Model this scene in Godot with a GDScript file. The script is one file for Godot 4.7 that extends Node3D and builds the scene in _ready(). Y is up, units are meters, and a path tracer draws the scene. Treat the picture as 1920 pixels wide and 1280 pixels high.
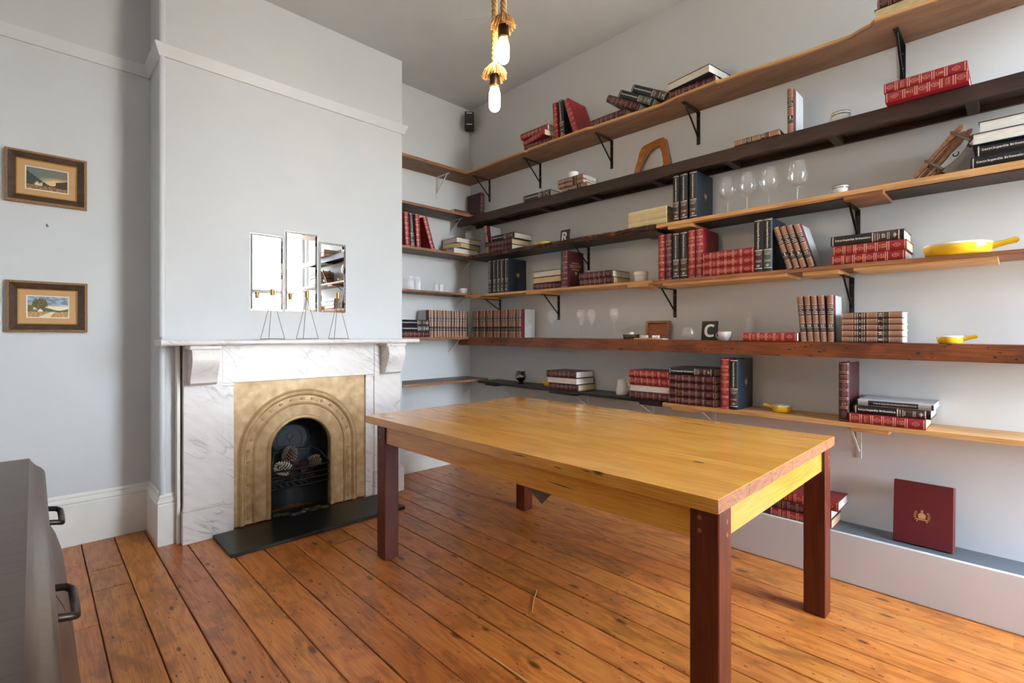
extends Node3D

func _ready() -> void:
	# camera: level, wide lens, looking into the far corner
	var cam := Camera3D.new()
	cam.name = "camera"
	add_child(cam)
	cam.position = Vector3(-2.964, 1.17, 3.618)
	cam.rotation_degrees = Vector3(0, -44.18, 0)
	cam.projection = Camera3D.PROJECTION_FRUSTUM
	cam.near = 0.05
	cam.far = 100.0
	cam.size = 0.05 * 1280.0 / 924.0
	cam.frustum_offset = Vector2(0, -0.05 * 12.0 / 924.0)
	cam.current = true
	# overcast daylight through the window
	var we := WorldEnvironment.new()
	we.name = "environment"
	var env := Environment.new()
	env.background_mode = Environment.BG_SKY
	var sky := Sky.new()
	var sm := ProceduralSkyMaterial.new()
	sm.sky_top_color = c8(194, 213, 238)
	sm.sky_horizon_color = c8(230, 239, 245)
	sm.sky_curve = 0.2
	sm.ground_horizon_color = c8(216, 217, 214)
	sm.ground_bottom_color = c8(156, 156, 152)
	sm.sky_energy_multiplier = SKY
	sm.ground_energy_multiplier = SKY
	sky.sky_material = sm
	env.sky = sky
	env.tonemap_mode = Environment.TONE_MAPPER_LINEAR
	env.tonemap_exposure = EXPOSURE
	env.sdfgi_enabled = true
	env.ssao_enabled = true
	env.ssil_enabled = true
	we.environment = env
	add_child(we)
	make_materials()
	room()
	fireplace()
	table()
	cabinet()
	shelving()
	books()
	on_the_walls()
	small_things()
	pendant("longer rope pendant lamp whose bulb hangs lower", Vector3(-1.6885, 2.08, 2.2095), "pendant_bulb")
	pendant("shorter rope pendant lamp whose bulb hangs higher", Vector3(-1.71, 2.228, 2.282), "pendant_bulb_upper")

const SKY := 1.0
const EXPOSURE := 56.0

# ---------------------------------------------------------------- mesh builder
class MB:
	var v := PackedVector3Array()
	var n := PackedVector3Array()
	var uv := PackedVector2Array()
	var xf := Transform3D.IDENTITY
	var us := Vector2(0.5, 1.0)      # texture tiles per metre
	var uo := Vector2.ZERO

	func tri(a: Vector3, b: Vector3, c: Vector3, na: Vector3, nb: Vector3, nc: Vector3, ua := Vector2.ZERO, ub := Vector2.ZERO, uc := Vector2.ZERO) -> void:
		a = xf * a; b = xf * b; c = xf * c
		na = (xf.basis * na).normalized(); nb = (xf.basis * nb).normalized(); nc = (xf.basis * nc).normalized()
		if (b - a).cross(c - a).dot(na + nb + nc) > 0.0:
			v.append_array(PackedVector3Array([a, c, b])); n.append_array(PackedVector3Array([na, nc, nb])); uv.append_array(PackedVector2Array([ua, uc, ub]))
		else:
			v.append_array(PackedVector3Array([a, b, c])); n.append_array(PackedVector3Array([na, nb, nc])); uv.append_array(PackedVector2Array([ua, ub, uc]))

	func quad(a: Vector3, b: Vector3, c: Vector3, d: Vector3, nn: Vector3, u: Array = []) -> void:
		if u.is_empty():
			u = [Vector2(0, 1), Vector2(1, 1), Vector2(1, 0), Vector2(0, 0)]
		tri(a, b, c, nn, nn, nn, u[0], u[1], u[2])
		tri(a, c, d, nn, nn, nn, u[0], u[2], u[3])

	func uvof(p: Vector3, a: int, g: int) -> Vector2:
		var r: Vector2
		if a == g:
			r = Vector2(p[(a + 1) % 3], p[(a + 2) % 3])
		else:
			r = Vector2(p[g], p[3 - a - g])
		return r * us + uo

	func face(pts: Array, nn: Vector3, a: int, g: int) -> void:
		var u := []
		for p in pts:
			u.append(uvof(p, a, g))
		if pts.size() == 3:
			tri(pts[0], pts[1], pts[2], nn, nn, nn, u[0], u[1], u[2])
		else:
			quad(pts[0], pts[1], pts[2], pts[3], nn, u)

	# chamfered box; g is the axis the grain follows
	func box(c: Vector3, s: Vector3, b := 0.0, g := -1) -> void:
		var h := s * 0.5
		if g < 0:
			g = s.max_axis_index()
		for a in 3:
			var p := (a + 1) % 3
			var q := (a + 2) % 3
			for sg in [-1.0, 1.0]:
				var pts := []
				for ij in [[-1, -1], [1, -1], [1, 1], [-1, 1]]:
					var k := Vector3.ZERO
					k[a] = sg * h[a]; k[p] = ij[0] * (h[p] - b); k[q] = ij[1] * (h[q] - b)
					pts.append(c + k)
				var nn := Vector3.ZERO
				nn[a] = sg
				face(pts, nn, a, g)
			if b > 0.0:
				for i in [-1.0, 1.0]:
					for j in [-1.0, 1.0]:
						var pts := []
						for w in [[-1, 0], [1, 0], [1, 1], [-1, 1]]:
							var k := Vector3.ZERO
							k[a] = w[0] * (h[a] - b)
							k[p] = i * (h[p] - (b if w[1] == 1 else 0.0)); k[q] = j * (h[q] - (b if w[1] == 0 else 0.0))
							pts.append(c + k)
						var nn := Vector3.ZERO
						nn[p] = i; nn[q] = j
						face(pts, nn.normalized(), p, g)
		if b > 0.0:
			for i in [-1.0, 1.0]:
				for j in [-1.0, 1.0]:
					for k in [-1.0, 1.0]:
						var sgn := Vector3(i, j, k)
						var pts := []
						for a in 3:
							var m := Vector3(b, b, b)
							m[a] = 0.0
							pts.append(c + sgn * (h - m))
						face(pts, sgn.normalized(), 0, g)

	func span(lo: Vector3, hi: Vector3, b := 0.0, g := -1) -> void:
		box((lo + hi) * 0.5, hi - lo, b, g)

	# profile of (radius, height) turned about y; outward is to the right of the walk
	func lathe(pr: Array, seg := 24, at := Vector3.ZERO, arc0 := 0.0, arc1 := TAU) -> void:
		var m := pr.size()
		var sn := []
		for i in m - 1:
			var d: Vector2 = pr[i + 1] - pr[i]
			sn.append(Vector2(d.y, -d.x).normalized())
		for i in m - 1:
			if (pr[i] as Vector2).distance_to(pr[i + 1]) < 1e-7:
				continue
			var n0: Vector2 = sn[i]
			var n1: Vector2 = sn[i]
			if i > 0 and sn[i].dot(sn[i - 1]) > 0.6:
				n0 = (sn[i] + sn[i - 1]).normalized()
			if i < m - 2 and sn[i].dot(sn[i + 1]) > 0.6:
				n1 = (sn[i] + sn[i + 1]).normalized()
			for k in seg:
				var t0: float = lerpf(arc0, arc1, float(k) / seg)
				var t1: float = lerpf(arc0, arc1, float(k + 1) / seg)
				var c0 := Vector3(cos(t0), 0, sin(t0))
				var c1 := Vector3(cos(t1), 0, sin(t1))
				var a: Vector3 = at + c0 * pr[i].x + Vector3(0, pr[i].y, 0)
				var b: Vector3 = at + c1 * pr[i].x + Vector3(0, pr[i].y, 0)
				var c: Vector3 = at + c1 * pr[i + 1].x + Vector3(0, pr[i + 1].y, 0)
				var d: Vector3 = at + c0 * pr[i + 1].x + Vector3(0, pr[i + 1].y, 0)
				var na := c0 * n0.x + Vector3(0, n0.y, 0)
				var nb := c1 * n0.x + Vector3(0, n0.y, 0)
				var nc := c1 * n1.x + Vector3(0, n1.y, 0)
				var nd := c0 * n1.x + Vector3(0, n1.y, 0)
				var u0 := float(k) / seg
				var u1 := float(k + 1) / seg
				var v0 := float(i) / (m - 1)
				var v1 := float(i + 1) / (m - 1)
				if pr[i].x > 1e-6:
					tri(a, b, c, na, nb, nc, Vector2(u0, v0), Vector2(u1, v0), Vector2(u1, v1))
				if pr[i + 1].x > 1e-6:
					tri(a, c, d, na, nc, nd, Vector2(u0, v0), Vector2(u1, v1), Vector2(u0, v1))

	func tube(pts: Array, rad, seg := 8, caps := true) -> void:
		var m := pts.size()
		var up := Vector3.UP
		var t0: Vector3 = (pts[1] - pts[0]).normalized()
		if absf(t0.dot(up)) > 0.9:
			up = Vector3.RIGHT
		var x := t0.cross(up).normalized()
		var rings := []
		var cents := []
		for i in m:
			var t: Vector3
			if i == 0:
				t = t0
			elif i == m - 1:
				t = (pts[i] - pts[i - 1]).normalized()
			else:
				t = ((pts[i] - pts[i - 1]).normalized() + (pts[i + 1] - pts[i]).normalized()).normalized()
			x = (x - t * x.dot(t)).normalized()
			var y := t.cross(x)
			var r: float = rad[i] if rad is Array else rad
			var ring := []
			for k in seg:
				var an := TAU * k / seg
				ring.append([pts[i] + (x * cos(an) + y * sin(an)) * r, x * cos(an) + y * sin(an)])
			rings.append(ring)
			cents.append(t)
		for i in m - 1:
			for k in seg:
				var k1 := (k + 1) % seg
				var a = rings[i][k]; var b = rings[i][k1]; var c = rings[i + 1][k1]; var d = rings[i + 1][k]
				var ua := Vector2(float(k) / seg, i); var ub := Vector2(float(k + 1) / seg, i)
				tri(a[0], b[0], c[0], a[1], b[1], c[1], ua, ub, ub + Vector2(0, 1))
				tri(a[0], c[0], d[0], a[1], c[1], d[1], ua, ub + Vector2(0, 1), ua + Vector2(0, 1))
		if caps:
			for e in [0, m - 1]:
				var nn: Vector3 = -cents[0] if e == 0 else cents[m - 1]
				for k in seg:
					tri(pts[e], rings[e][k][0], rings[e][(k + 1) % seg][0], nn, nn, nn)

	# flat outline in xy pushed from z0 to z1
	func prism(poly: PackedVector2Array, z0: float, z1: float, smooth := false) -> void:
		var ix := Geometry2D.triangulate_polygon(poly)
		for z in [z0, z1]:
			var nn := Vector3(0, 0, 1 if z == maxf(z0, z1) else -1)
			for i in range(0, ix.size(), 3):
				var q := []
				for j in 3:
					q.append(Vector3(poly[ix[i + j]].x, poly[ix[i + j]].y, z))
				face(q, nn, 2, 0)
		var m := poly.size()
		var cw := Geometry2D.is_polygon_clockwise(poly)
		var en := []
		for i in m:
			var d := poly[(i + 1) % m] - poly[i]
			var e := Vector3(d.y, -d.x, 0).normalized()
			en.append(-e if cw else e)
		for i in m:
			var j := (i + 1) % m
			var na: Vector3 = en[i]
			var nb: Vector3 = en[i]
			if smooth:
				if en[i].dot(en[(i + m - 1) % m]) > 0.6:
					na = (en[i] + en[(i + m - 1) % m]).normalized()
				if en[i].dot(en[j]) > 0.6:
					nb = (en[i] + en[j]).normalized()
			var a := Vector3(poly[i].x, poly[i].y, z0); var b := Vector3(poly[j].x, poly[j].y, z0)
			var c := Vector3(poly[j].x, poly[j].y, z1); var d2 := Vector3(poly[i].x, poly[i].y, z1)
			var ax := 1 if absf(en[i].y) > absf(en[i].x) else 0
			var gg := 2 if ax == 0 else 0
			tri(a, b, c, na, nb, nb, uvof(a, ax, gg), uvof(b, ax, gg), uvof(c, ax, gg))
			tri(a, c, d2, na, nb, na, uvof(a, ax, gg), uvof(c, ax, gg), uvof(d2, ax, gg))

	func mesh() -> ArrayMesh:
		var a := []
		a.resize(Mesh.ARRAY_MAX)
		a[Mesh.ARRAY_VERTEX] = v; a[Mesh.ARRAY_NORMAL] = n; a[Mesh.ARRAY_TEX_UV] = uv
		var m := ArrayMesh.new()
		m.add_surface_from_arrays(Mesh.PRIMITIVE_TRIANGLES, a)
		return m

# ---------------------------------------------------------------- scene helpers
var taken := {}
var meshes := {}
var rng := RandomNumberGenerator.new()
var M := {}

func numbered(called: String) -> String:
	taken[called] = taken.get(called, -1) + 1
	return called if taken[called] == 0 else "%s_%03d" % [called, taken[called]]

func thing(called: String, label: String, category: String, at := Vector3.ZERO, rot := Vector3.ZERO, group := "") -> Node3D:
	var o := Node3D.new()
	o.name = numbered(called)
	add_child(o)
	o.position = at
	o.rotation_degrees = rot
	o.set_meta("label", label)
	o.set_meta("category", category)
	if group != "":
		o.set_meta("group", group)
	return o

func put(parent: Node3D, called: String, what, m: Material, at := Vector3.ZERO, rot := Vector3.ZERO) -> MeshInstance3D:
	var o := MeshInstance3D.new()
	o.name = called
	o.mesh = what.mesh() if what is MB else what
	o.material_override = m
	o.cast_shadow = GeometryInstance3D.SHADOW_CASTING_SETTING_ON
	parent.add_child(o, true)
	o.position = at
	o.rotation_degrees = rot
	return o

func struct(called: String, what, m: Material, label := "") -> MeshInstance3D:
	var o := put(self, numbered(called), what, m)
	o.set_meta("kind", "structure")
	if label != "":
		o.set_meta("label", label)
	return o

func struct_node(called: String, label := "") -> Node3D:
	var o := Node3D.new()
	o.name = numbered(called)
	add_child(o)
	o.set_meta("kind", "structure")
	if label != "":
		o.set_meta("label", label)
	return o

func B(lo: Vector3, hi: Vector3, b := 0.0, g := -1) -> MB:
	var m := MB.new()
	m.span(lo, hi, b, g)
	return m

func L(pr: Array, seg := 24) -> MB:
	var m := MB.new()
	m.lathe(pr, seg)
	return m

func V2(a: Array) -> Array:
	var r := []
	for i in range(0, a.size(), 2):
		r.append(Vector2(a[i], a[i + 1]))
	return r

func c8(r: int, g: int, b: int) -> Color:
	return Color8(r, g, b)

func mat(called: String, c: Color, rough := 0.6, metal := 0.0) -> StandardMaterial3D:
	var m := StandardMaterial3D.new()
	m.resource_name = called
	m.albedo_color = c
	m.roughness = rough
	m.metallic = metal
	M[called] = m
	return m

func text_mesh(s: String, font: String, depth := 0.0006, bold := false) -> TextMesh:
	var key := "text|%s|%s|%s" % [s, font, bold]
	if not meshes.has(key):
		var t := TextMesh.new()
		var f := SystemFont.new()
		f.font_names = PackedStringArray([font])
		if bold:
			f.font_weight = 700
		t.font = f
		t.font_size = 24
		t.pixel_size = 0.01
		t.curve_step = 4.0
		t.depth = depth / 0.002
		t.text = s
		meshes[key] = t
	return meshes[key]

# lettering of a given length, centred, on the plane spanned by right and up
func lettering(parent: Node3D, s: String, font: String, m: Material, at: Vector3, right: Vector3, up: Vector3, length: float, high := 0.0, called := "lettering", bold := false) -> void:
	var t := text_mesh(s, font, 0.0005, bold)
	var box := t.get_aabb()
	var k := length / maxf(box.size.x, 0.001)
	if high > 0.0:
		k = minf(k, high / maxf(box.size.y, 0.001))
	var o := put(parent, called, t, m)
	var fwd := right.cross(up)
	o.transform = Transform3D(Basis(right * k, up * k, fwd * 0.002), at - (right * box.get_center().x + up * box.get_center().y) * k)

# ---------------------------------------------------------------- textures
func noise(sd: int, freq: float, oct := 3) -> FastNoiseLite:
	var f := FastNoiseLite.new()
	f.seed = sd
	f.noise_type = FastNoiseLite.TYPE_SIMPLEX_SMOOTH
	f.frequency = freq
	f.fractal_octaves = oct
	return f

# board timber: grain runs along u
func wood_image(sd: int, dark: Color, mid: Color, light: Color, w: int, h: int, rings: float, knots: int, wear := 0.0) -> ImageTexture:
	var im := Image.create(w, h, false, Image.FORMAT_RGB8)
	var a := noise(sd, 1.0, 2)
	var b := noise(sd + 9, 1.0, 1)
	var cc := noise(sd + 21, 1.0, 2)
	var r := RandomNumberGenerator.new()
	r.seed = sd
	var kn := []
	for i in knots:
		kn.append([r.randf() * w, r.randf() * h, r.randf_range(1.2, 2.8) * h / 256.0])
	for y in h:
		for x in w:
			var fx := float(x)
			var warp := a.get_noise_2d(fx * 0.0035, y * 0.012)
			var edge := float(x - int(w * 0.9)) / (w * 0.1)
			if edge > 0.0:
				warp = lerpf(warp, a.get_noise_2d((fx - w) * 0.0035, y * 0.012), edge)
			var dk := 0.0
			for k in kn:
				var dx: float = (fx - k[0]) / 2.4
				var dy: float = y - k[1]
				var d: float = sqrt(dx * dx + dy * dy) / k[2]
				if d < 6.0:
					warp += 0.22 * exp(-d * 0.7) * signf(dy)
					if d < 1.25:
						dk = maxf(dk, 1.0 - d / 1.25)
			var ring := sin((float(y) / h + warp * 0.16) * rings * TAU)
			var fib := b.get_noise_2d(fx * 0.012, y * 0.75)
			var t := 0.5 + 0.2 * ring * (0.6 + 0.4 * warp) + 0.3 * fib
			var col := dark.lerp(mid, clampf(t * 2.0, 0, 1)) if t < 0.5 else mid.lerp(light, clampf(t * 2.0 - 1.0, 0, 1))
			if dk > 0.0:
				col = col.lerp(dark * 0.5, minf(dk * 1.3, 0.8))
			if wear > 0.0:
				var s := cc.get_noise_2d(fx * 0.008, y * 0.016) + 0.35 * cc.get_noise_2d(fx * 0.04, y * 0.09)
				if s > 0.16:
					col = col.lerp(dark * 0.62, minf((s - 0.16) * 1.5, 0.55) * wear)
				elif s < -0.3:
					col = col.lerp(light, minf((-0.3 - s) * 1.4, 0.4) * wear)
			im.set_pixel(x, y, col)
	if wear > 0.0:
		for i in int(900 * wear):
			var x := r.randi_range(2, w - 12)
			var y := r.randi_range(2, h - 4)
			var ln := r.randi_range(1, 7)
			im.fill_rect(Rect2i(x, y, ln, 1 if r.randf() < 0.7 else 2), dark * r.randf_range(0.25, 0.6))
	return ImageTexture.create_from_image(im)

func noise_tex(sd: int, freq: float, ramp: Array, w := 512, oct := 4, warp := false) -> NoiseTexture2D:
	var t := NoiseTexture2D.new()
	var f := noise(sd, freq, oct)
	if warp:
		f.domain_warp_enabled = true
		f.domain_warp_amplitude = 60.0
		f.domain_warp_frequency = 0.006
	t.noise = f
	t.width = w
	t.height = w
	t.seamless = true
	var g := Gradient.new()
	var off := PackedFloat32Array()
	var col := PackedColorArray()
	for i in range(0, ramp.size(), 2):
		off.append(ramp[i])
		col.append(ramp[i + 1])
	g.offsets = off
	g.colors = col
	t.color_ramp = g
	return t

func textured(called: String, t: Texture2D, rough := 0.6, tint := Color.WHITE) -> StandardMaterial3D:
	var m := mat(called, tint, rough)
	m.albedo_texture = t
	return m

func triplanar(m: StandardMaterial3D, s: float) -> StandardMaterial3D:
	m.uv1_triplanar = true
	m.uv1_world_triplanar = true
	m.uv1_scale = Vector3.ONE * s
	return m

func dashes(im: Image, r: RandomNumberGenerator, x0: int, x1: int, y: int, hgt: int, c: Color) -> void:
	var x := x0
	while x < x1:
		var w := r.randi_range(2, 5)
		im.fill_rect(Rect2i(x, y, mini(w, x1 - x), hgt), c)
		x += w + r.randi_range(1, 2)

func emblem(im: Image, cx: int, cy: int, r: float, c: Color) -> void:
	for y in range(-int(r * 1.5), int(r * 1.5) + 1):
		for x in range(-int(r), int(r) + 1):
			var d := absf(x) / r
			var e := absf(y) / (r * 1.4)
			var q := pow(d, 1.35) + pow(e, 1.35)
			if (q > 0.68 and q < 0.95) or q < 0.13 or (q < 0.42 and (x + y * 2) % 5 == 0):
				im.set_pixel(clampi(cx + x, 0, im.get_width() - 1), clampi(cy + y, 0, im.get_height() - 1), c)

func spine_image(st: String) -> ImageTexture:
	var w := 96
	var h := 576
	var im := Image.create(w, h, false, Image.FORMAT_RGB8)
	var r := RandomNumberGenerator.new()
	r.seed = hash(st)
	var gold := c8(214, 170, 140)
	match st:
		"red", "mar":
			var base := c8(140, 20, 32) if st == "red" else c8(62, 17, 26)
			if st == "mar":
				gold = c8(176, 132, 120)
			im.fill(base)
			for y in [8, 560]:
				im.fill_rect(Rect2i(2, y, w - 4, 6), gold)
			for y in [82, 97, 171, 186, 255, 270, 341, 356, 428, 443]:
				im.fill_rect(Rect2i(0, y, w, 6), gold)
			for y in [47, 221, 305, 505]:
				emblem(im, w / 2, y, 21.0, gold.lerp(base, 0.18))
			for y in [122, 138, 146]:
				dashes(im, r, 16, w - 16, y, 4, gold.lerp(base, 0.25))
			for y in [372, 386]:
				dashes(im, r, 30, w - 30, y, 6, gold.lerp(base, 0.2))
		"ebk", "ebg":
			im.fill(c8(14, 15, 18))
			var sil := c8(205, 198, 188)
			im.fill_rect(Rect2i(3, 14, w - 6, 8), sil)
			im.fill_rect(Rect2i(3, 336, w - 6, 9), sil)
			im.fill_rect(Rect2i(3, 345, w - 6, 190), c8(62, 40, 34) if st == "ebk" else c8(74, 84, 74))
			im.fill_rect(Rect2i(3, 535, w - 6, 8), sil)
			for y in [356, 376]:
				dashes(im, r, 12, w - 12, y, 7, sil)
			dashes(im, r, 26, w - 26, 390, 7, sil)
			dashes(im, r, 16, w - 16, 452, 6, sil)
			dashes(im, r, 16, w - 16, 464, 6, sil)
			for k in 5:
				var an := (k - 2) * 0.5
				for q in range(6, 26):
					im.fill_rect(Rect2i(int(w / 2.0 + sin(an) * q) - 2, int(520 - cos(an) * q), 4, 3), sil)
			im.fill_rect(Rect2i(w / 2 - 2, 514, 4, 14), sil)
		"fw":
			var tan_ := c8(150, 112, 88)
			im.fill(tan_)
			for rr in [[0, 118], [244, 350], [452, 576]]:
				for k in 900:
					im.fill_rect(Rect2i(r.randi_range(6, w - 8), r.randi_range(rr[0] + 4, rr[1] - 6), 2, 2), tan_.lerp(c8(92, 62, 48) if r.randf() < 0.5 else c8(186, 150, 122), 0.5))
				im.fill_rect(Rect2i(0, rr[0] + 6, w, 4), c8(205, 178, 150))
				im.fill_rect(Rect2i(0, rr[1] - 10, w, 4), c8(205, 178, 150))
			im.fill_rect(Rect2i(0, 118, w, 126), c8(20, 17, 15))
			im.fill_rect(Rect2i(0, 350, w, 50), c8(18, 15, 14))
			im.fill_rect(Rect2i(0, 400, w, 6), c8(205, 178, 150))
			im.fill_rect(Rect2i(0, 406, w, 46), c8(28, 30, 25))
			for y in [128, 150, 174, 196, 218]:
				dashes(im, r, 10 if y != 174 else 28, w - 10 if y != 174 else w - 28, y, 12, c8(214, 196, 176))
			for y in [414, 430]:
				dashes(im, r, 18, w - 18, y, 9, c8(120, 122, 104))
		"cream":
			im.fill(c8(216, 201, 156))
			for y in range(6, h - 6, 4):
				im.fill_rect(Rect2i(0, y, w, 1), c8(176, 158, 112))
			im.fill_rect(Rect2i(0, 4, w, 3), c8(160, 140, 96))
			im.fill_rect(Rect2i(0, 270, w, 34), c8(218, 204, 160))
			emblem(im, w / 2, 287, 13.0, c8(164, 140, 90))
		"atlas":
			im.fill(c8(24, 22, 22))
			im.fill_rect(Rect2i(4, 8, w - 8, 80), c8(168, 158, 148))
			im.fill_rect(Rect2i(4, 468, w - 8, 92), c8(168, 158, 148))
			for y in range(14, 84, 8):
				dashes(im, r, 14, w - 14, y, 3, c8(110, 98, 90))
			for y in range(474, 556, 8):
				dashes(im, r, 14, w - 14, y, 3, c8(110, 98, 90))
	return ImageTexture.create_from_image(im)

# pale marble with thin slanting grey veins
func marble_image() -> ImageTexture:
	var w := 768
	var im := Image.create(w, w, false, Image.FORMAT_RGB8)
	var a := noise(201, 1.0, 3)
	var b := noise(202, 1.0, 2)
	var base := c8(230, 224, 217)
	for y in w:
		for x in w:
			var u := x * 0.82 + y * 0.57
			var t := y * 0.82 - x * 0.57
			var q := a.get_noise_2d(u * 0.0045, t * 0.021)
			var q2 := a.get_noise_2d(u * 0.011 + 300.0, t * 0.04)
			var mask := clampf(b.get_noise_2d(x * 0.007, y * 0.007) * 1.6 + 0.45, 0.0, 1.0)
			var vein := exp(-absf(q) * 34.0) * 0.55 + exp(-absf(q2) * 40.0) * 0.3
			var c := base.lerp(c8(202, 194, 186), clampf(q2 * 0.5 + 0.22, 0, 1) * 0.5)
			im.set_pixel(x, y, c.lerp(c8(132, 134, 138), clampf(vein * mask, 0, 1)))
	return ImageTexture.create_from_image(im)

# two small landscapes in oil
func painting(which: int) -> ImageTexture:
	var w := 240
	var h := 128
	var im := Image.create(w, h, false, Image.FORMAT_RGB8)
	var a := noise(40 + which, 0.02, 3)
	var b := noise(70 + which, 0.09, 2)
	for y in h:
		for x in w:
			var s := float(x) / w
			var t := float(y) / h
			var q := a.get_noise_2d(x, y * 2.5)
			var f := b.get_noise_2d(x * 0.6, y * 2.2)
			var c: Color
			if which == 0:
				c = c8(96, 122, 118).lerp(c8(120, 112, 98), clampf(s * 1.2 + q * 0.6, 0, 1))
				if t > 0.33 + 0.04 * q:
					c = c.lerp(c8(226, 190, 128), clampf((t - 0.33) * 6.0 * clampf(s * 2.2 - 0.5, 0, 1), 0, 1))
				if t > 0.66 + 0.09 * sin(s * 11.0 + 1.2) and s > 0.42:
					c = c8(118, 98, 86).lerp(c8(66, 50, 42), clampf(s + f * 0.5, 0, 1))
				if t > 0.86 - s * 0.42 and s > 0.7:
					c = c8(66, 48, 36)
				if t > 0.16 + s * 1.15 + 0.05 * f and s < 0.55:
					c = c8(44, 54, 44).lerp(c8(84, 76, 62), clampf(0.4 + f, 0, 1))
				var ground := 0.78 + 0.05 * s + 0.02 * f
				if t > ground:
					c = c8(104, 72, 46).lerp(c8(196, 156, 104), clampf(0.35 + f * 1.3, 0, 1))
				if (s > 0.2 and s < 0.38 and t > 0.66 and t < 0.8) or (s > 0.22 and s < 0.3 and t > 0.6 + absf(s - 0.26) * 2.0 and t < 0.7):
					c = c8(222, 206, 176)
				if s > 0.16 and s < 0.34 and absf(t - 0.6 - absf(s - 0.26) * 1.6) < 0.03:
					c = c8(120, 96, 76)
			else:
				c = c8(150, 176, 196).lerp(c8(116, 124, 136), clampf(0.35 + q * 1.9, 0, 1))
				if t > 0.36:
					c = c.lerp(c8(238, 222, 182), clampf((t - 0.36) * 7.0, 0, 1))
				if t > 0.6 + 0.06 * sin(s * 9.0 + 1.0):
					c = c8(110, 118, 96).lerp(c8(70, 84, 72), clampf(0.5 + f, 0, 1))
				var tr := Vector2((s - 0.3) / 0.19, (t - 0.36) / 0.26).length() + f * 0.25
				if tr < 1.0:
					c = c8(66, 60, 30).lerp(c8(140, 124, 52), clampf(0.35 + f * 1.6, 0, 1))
				if s < 0.14 and t > 0.42 and t < 0.74:
					c = c8(120, 122, 54).lerp(c8(70, 78, 40), clampf(0.4 + f, 0, 1))
				if t > 0.73:
					c = c8(206, 168, 116).lerp(c8(136, 88, 50), clampf(0.25 + f * 1.5, 0, 1))
					if absf(s - 0.62 + (t - 0.73) * 0.9) < 0.05 + (t - 0.73) * 0.35:
						c = c8(226, 206, 170)
				if s > 0.24 and s < 0.37 and t > 0.58 + absf(s - 0.305) * 1.6 and t < 0.72:
					c = c8(232, 226, 214)
				if s > 0.13 and s < 0.25 and t > 0.62 and t < 0.7:
					c = c8(112, 124, 134)
			im.set_pixel(x, y, c)
	return ImageTexture.create_from_image(im)

# ---------------------------------------------------------------- books
func book_cover(T: float, H: float, D: float, x0: float, x1: float) -> MB:
	var m := MB.new()
	for s in [-1.0, 1.0]:
		m.span(Vector3(x0, 0, s * T / 2 - (0.0028 if s > 0 else 0.0)), Vector3(x1, H, s * T / 2 + (0.0028 if s < 0 else 0.0)), 0.0009)
	return m

func book_spine(T: float, H: float) -> MB:
	var m := MB.new()
	var k := 8
	for i in k:
		var t0 := float(i) / k
		var t1 := float(i + 1) / k
		var q := []
		for t in [t0, t1]:
			var z: float = lerpf(-T / 2, T / 2, t)
			var e: float = pow(absf(2.0 * t - 1.0), 2.6)
			var nn := Vector3(-1, 0, 1.1 * signf(2.0 * t - 1.0) * pow(absf(2.0 * t - 1.0), 1.6)).normalized()
			q.append([Vector3(0.007 * e, 0, z), nn, t])
		var a = q[0]; var b = q[1]
		var up := Vector3(0, H, 0)
		m.tri(a[0], b[0], b[0] + up, a[1], b[1], b[1], Vector2(a[2], 1), Vector2(b[2], 1), Vector2(b[2], 0))
		m.tri(a[0], b[0] + up, a[0] + up, a[1], b[1], a[1], Vector2(a[2], 1), Vector2(b[2], 0), Vector2(a[2], 0))
		for y in [0.0, H]:
			var nn := Vector3(0, 1 if y > 0 else -1, 0)
			var c := Vector3(0, y, 0)
			var i0 := Vector3(0.0095, y, a[0].z)
			var i1 := Vector3(0.0095, y, b[0].z)
			m.quad(a[0] + c, b[0] + c, i1, i0, nn, [Vector2(0.5, 0.999), Vector2(0.5, 0.999), Vector2(0.5, 0.999), Vector2(0.5, 0.999)])
	return m

func thistle(parent: Node3D, m: Material, at: Vector3, right: Vector3, up: Vector3, size: float, called := "gold_emblem") -> void:
	if not meshes.has("thistle"):
		var b := MB.new()
		for k in 5:
			var an := (k - 2) * 0.42
			var d := Vector2(sin(an), cos(an))
			var e := Vector2(d.y, -d.x)
			var p := PackedVector2Array([d * 0.1 - e * 0.05, d * 0.32 - e * 0.09, d * 0.62, d * 0.32 + e * 0.09, d * 0.1 + e * 0.05])
			b.prism(p, 0, 0.012)
		for s in [-1.0, 1.0]:
			b.prism(PackedVector2Array([Vector2(0, -0.05), Vector2(s * 0.25, 0.08), Vector2(s * 0.42, 0.36), Vector2(s * 0.34, 0.02), Vector2(s * 0.12, -0.16)]), 0, 0.012)
		b.prism(PackedVector2Array([Vector2(-0.04, 0.12), Vector2(0.04, 0.12), Vector2(0.05, -0.42), Vector2(-0.05, -0.42)]), 0, 0.012)
		meshes["thistle"] = b.mesh()
	var o := put(parent, called, meshes["thistle"], m)
	o.transform = Transform3D(Basis(right * size, up * size, right.cross(up) * 0.03), at)

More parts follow.
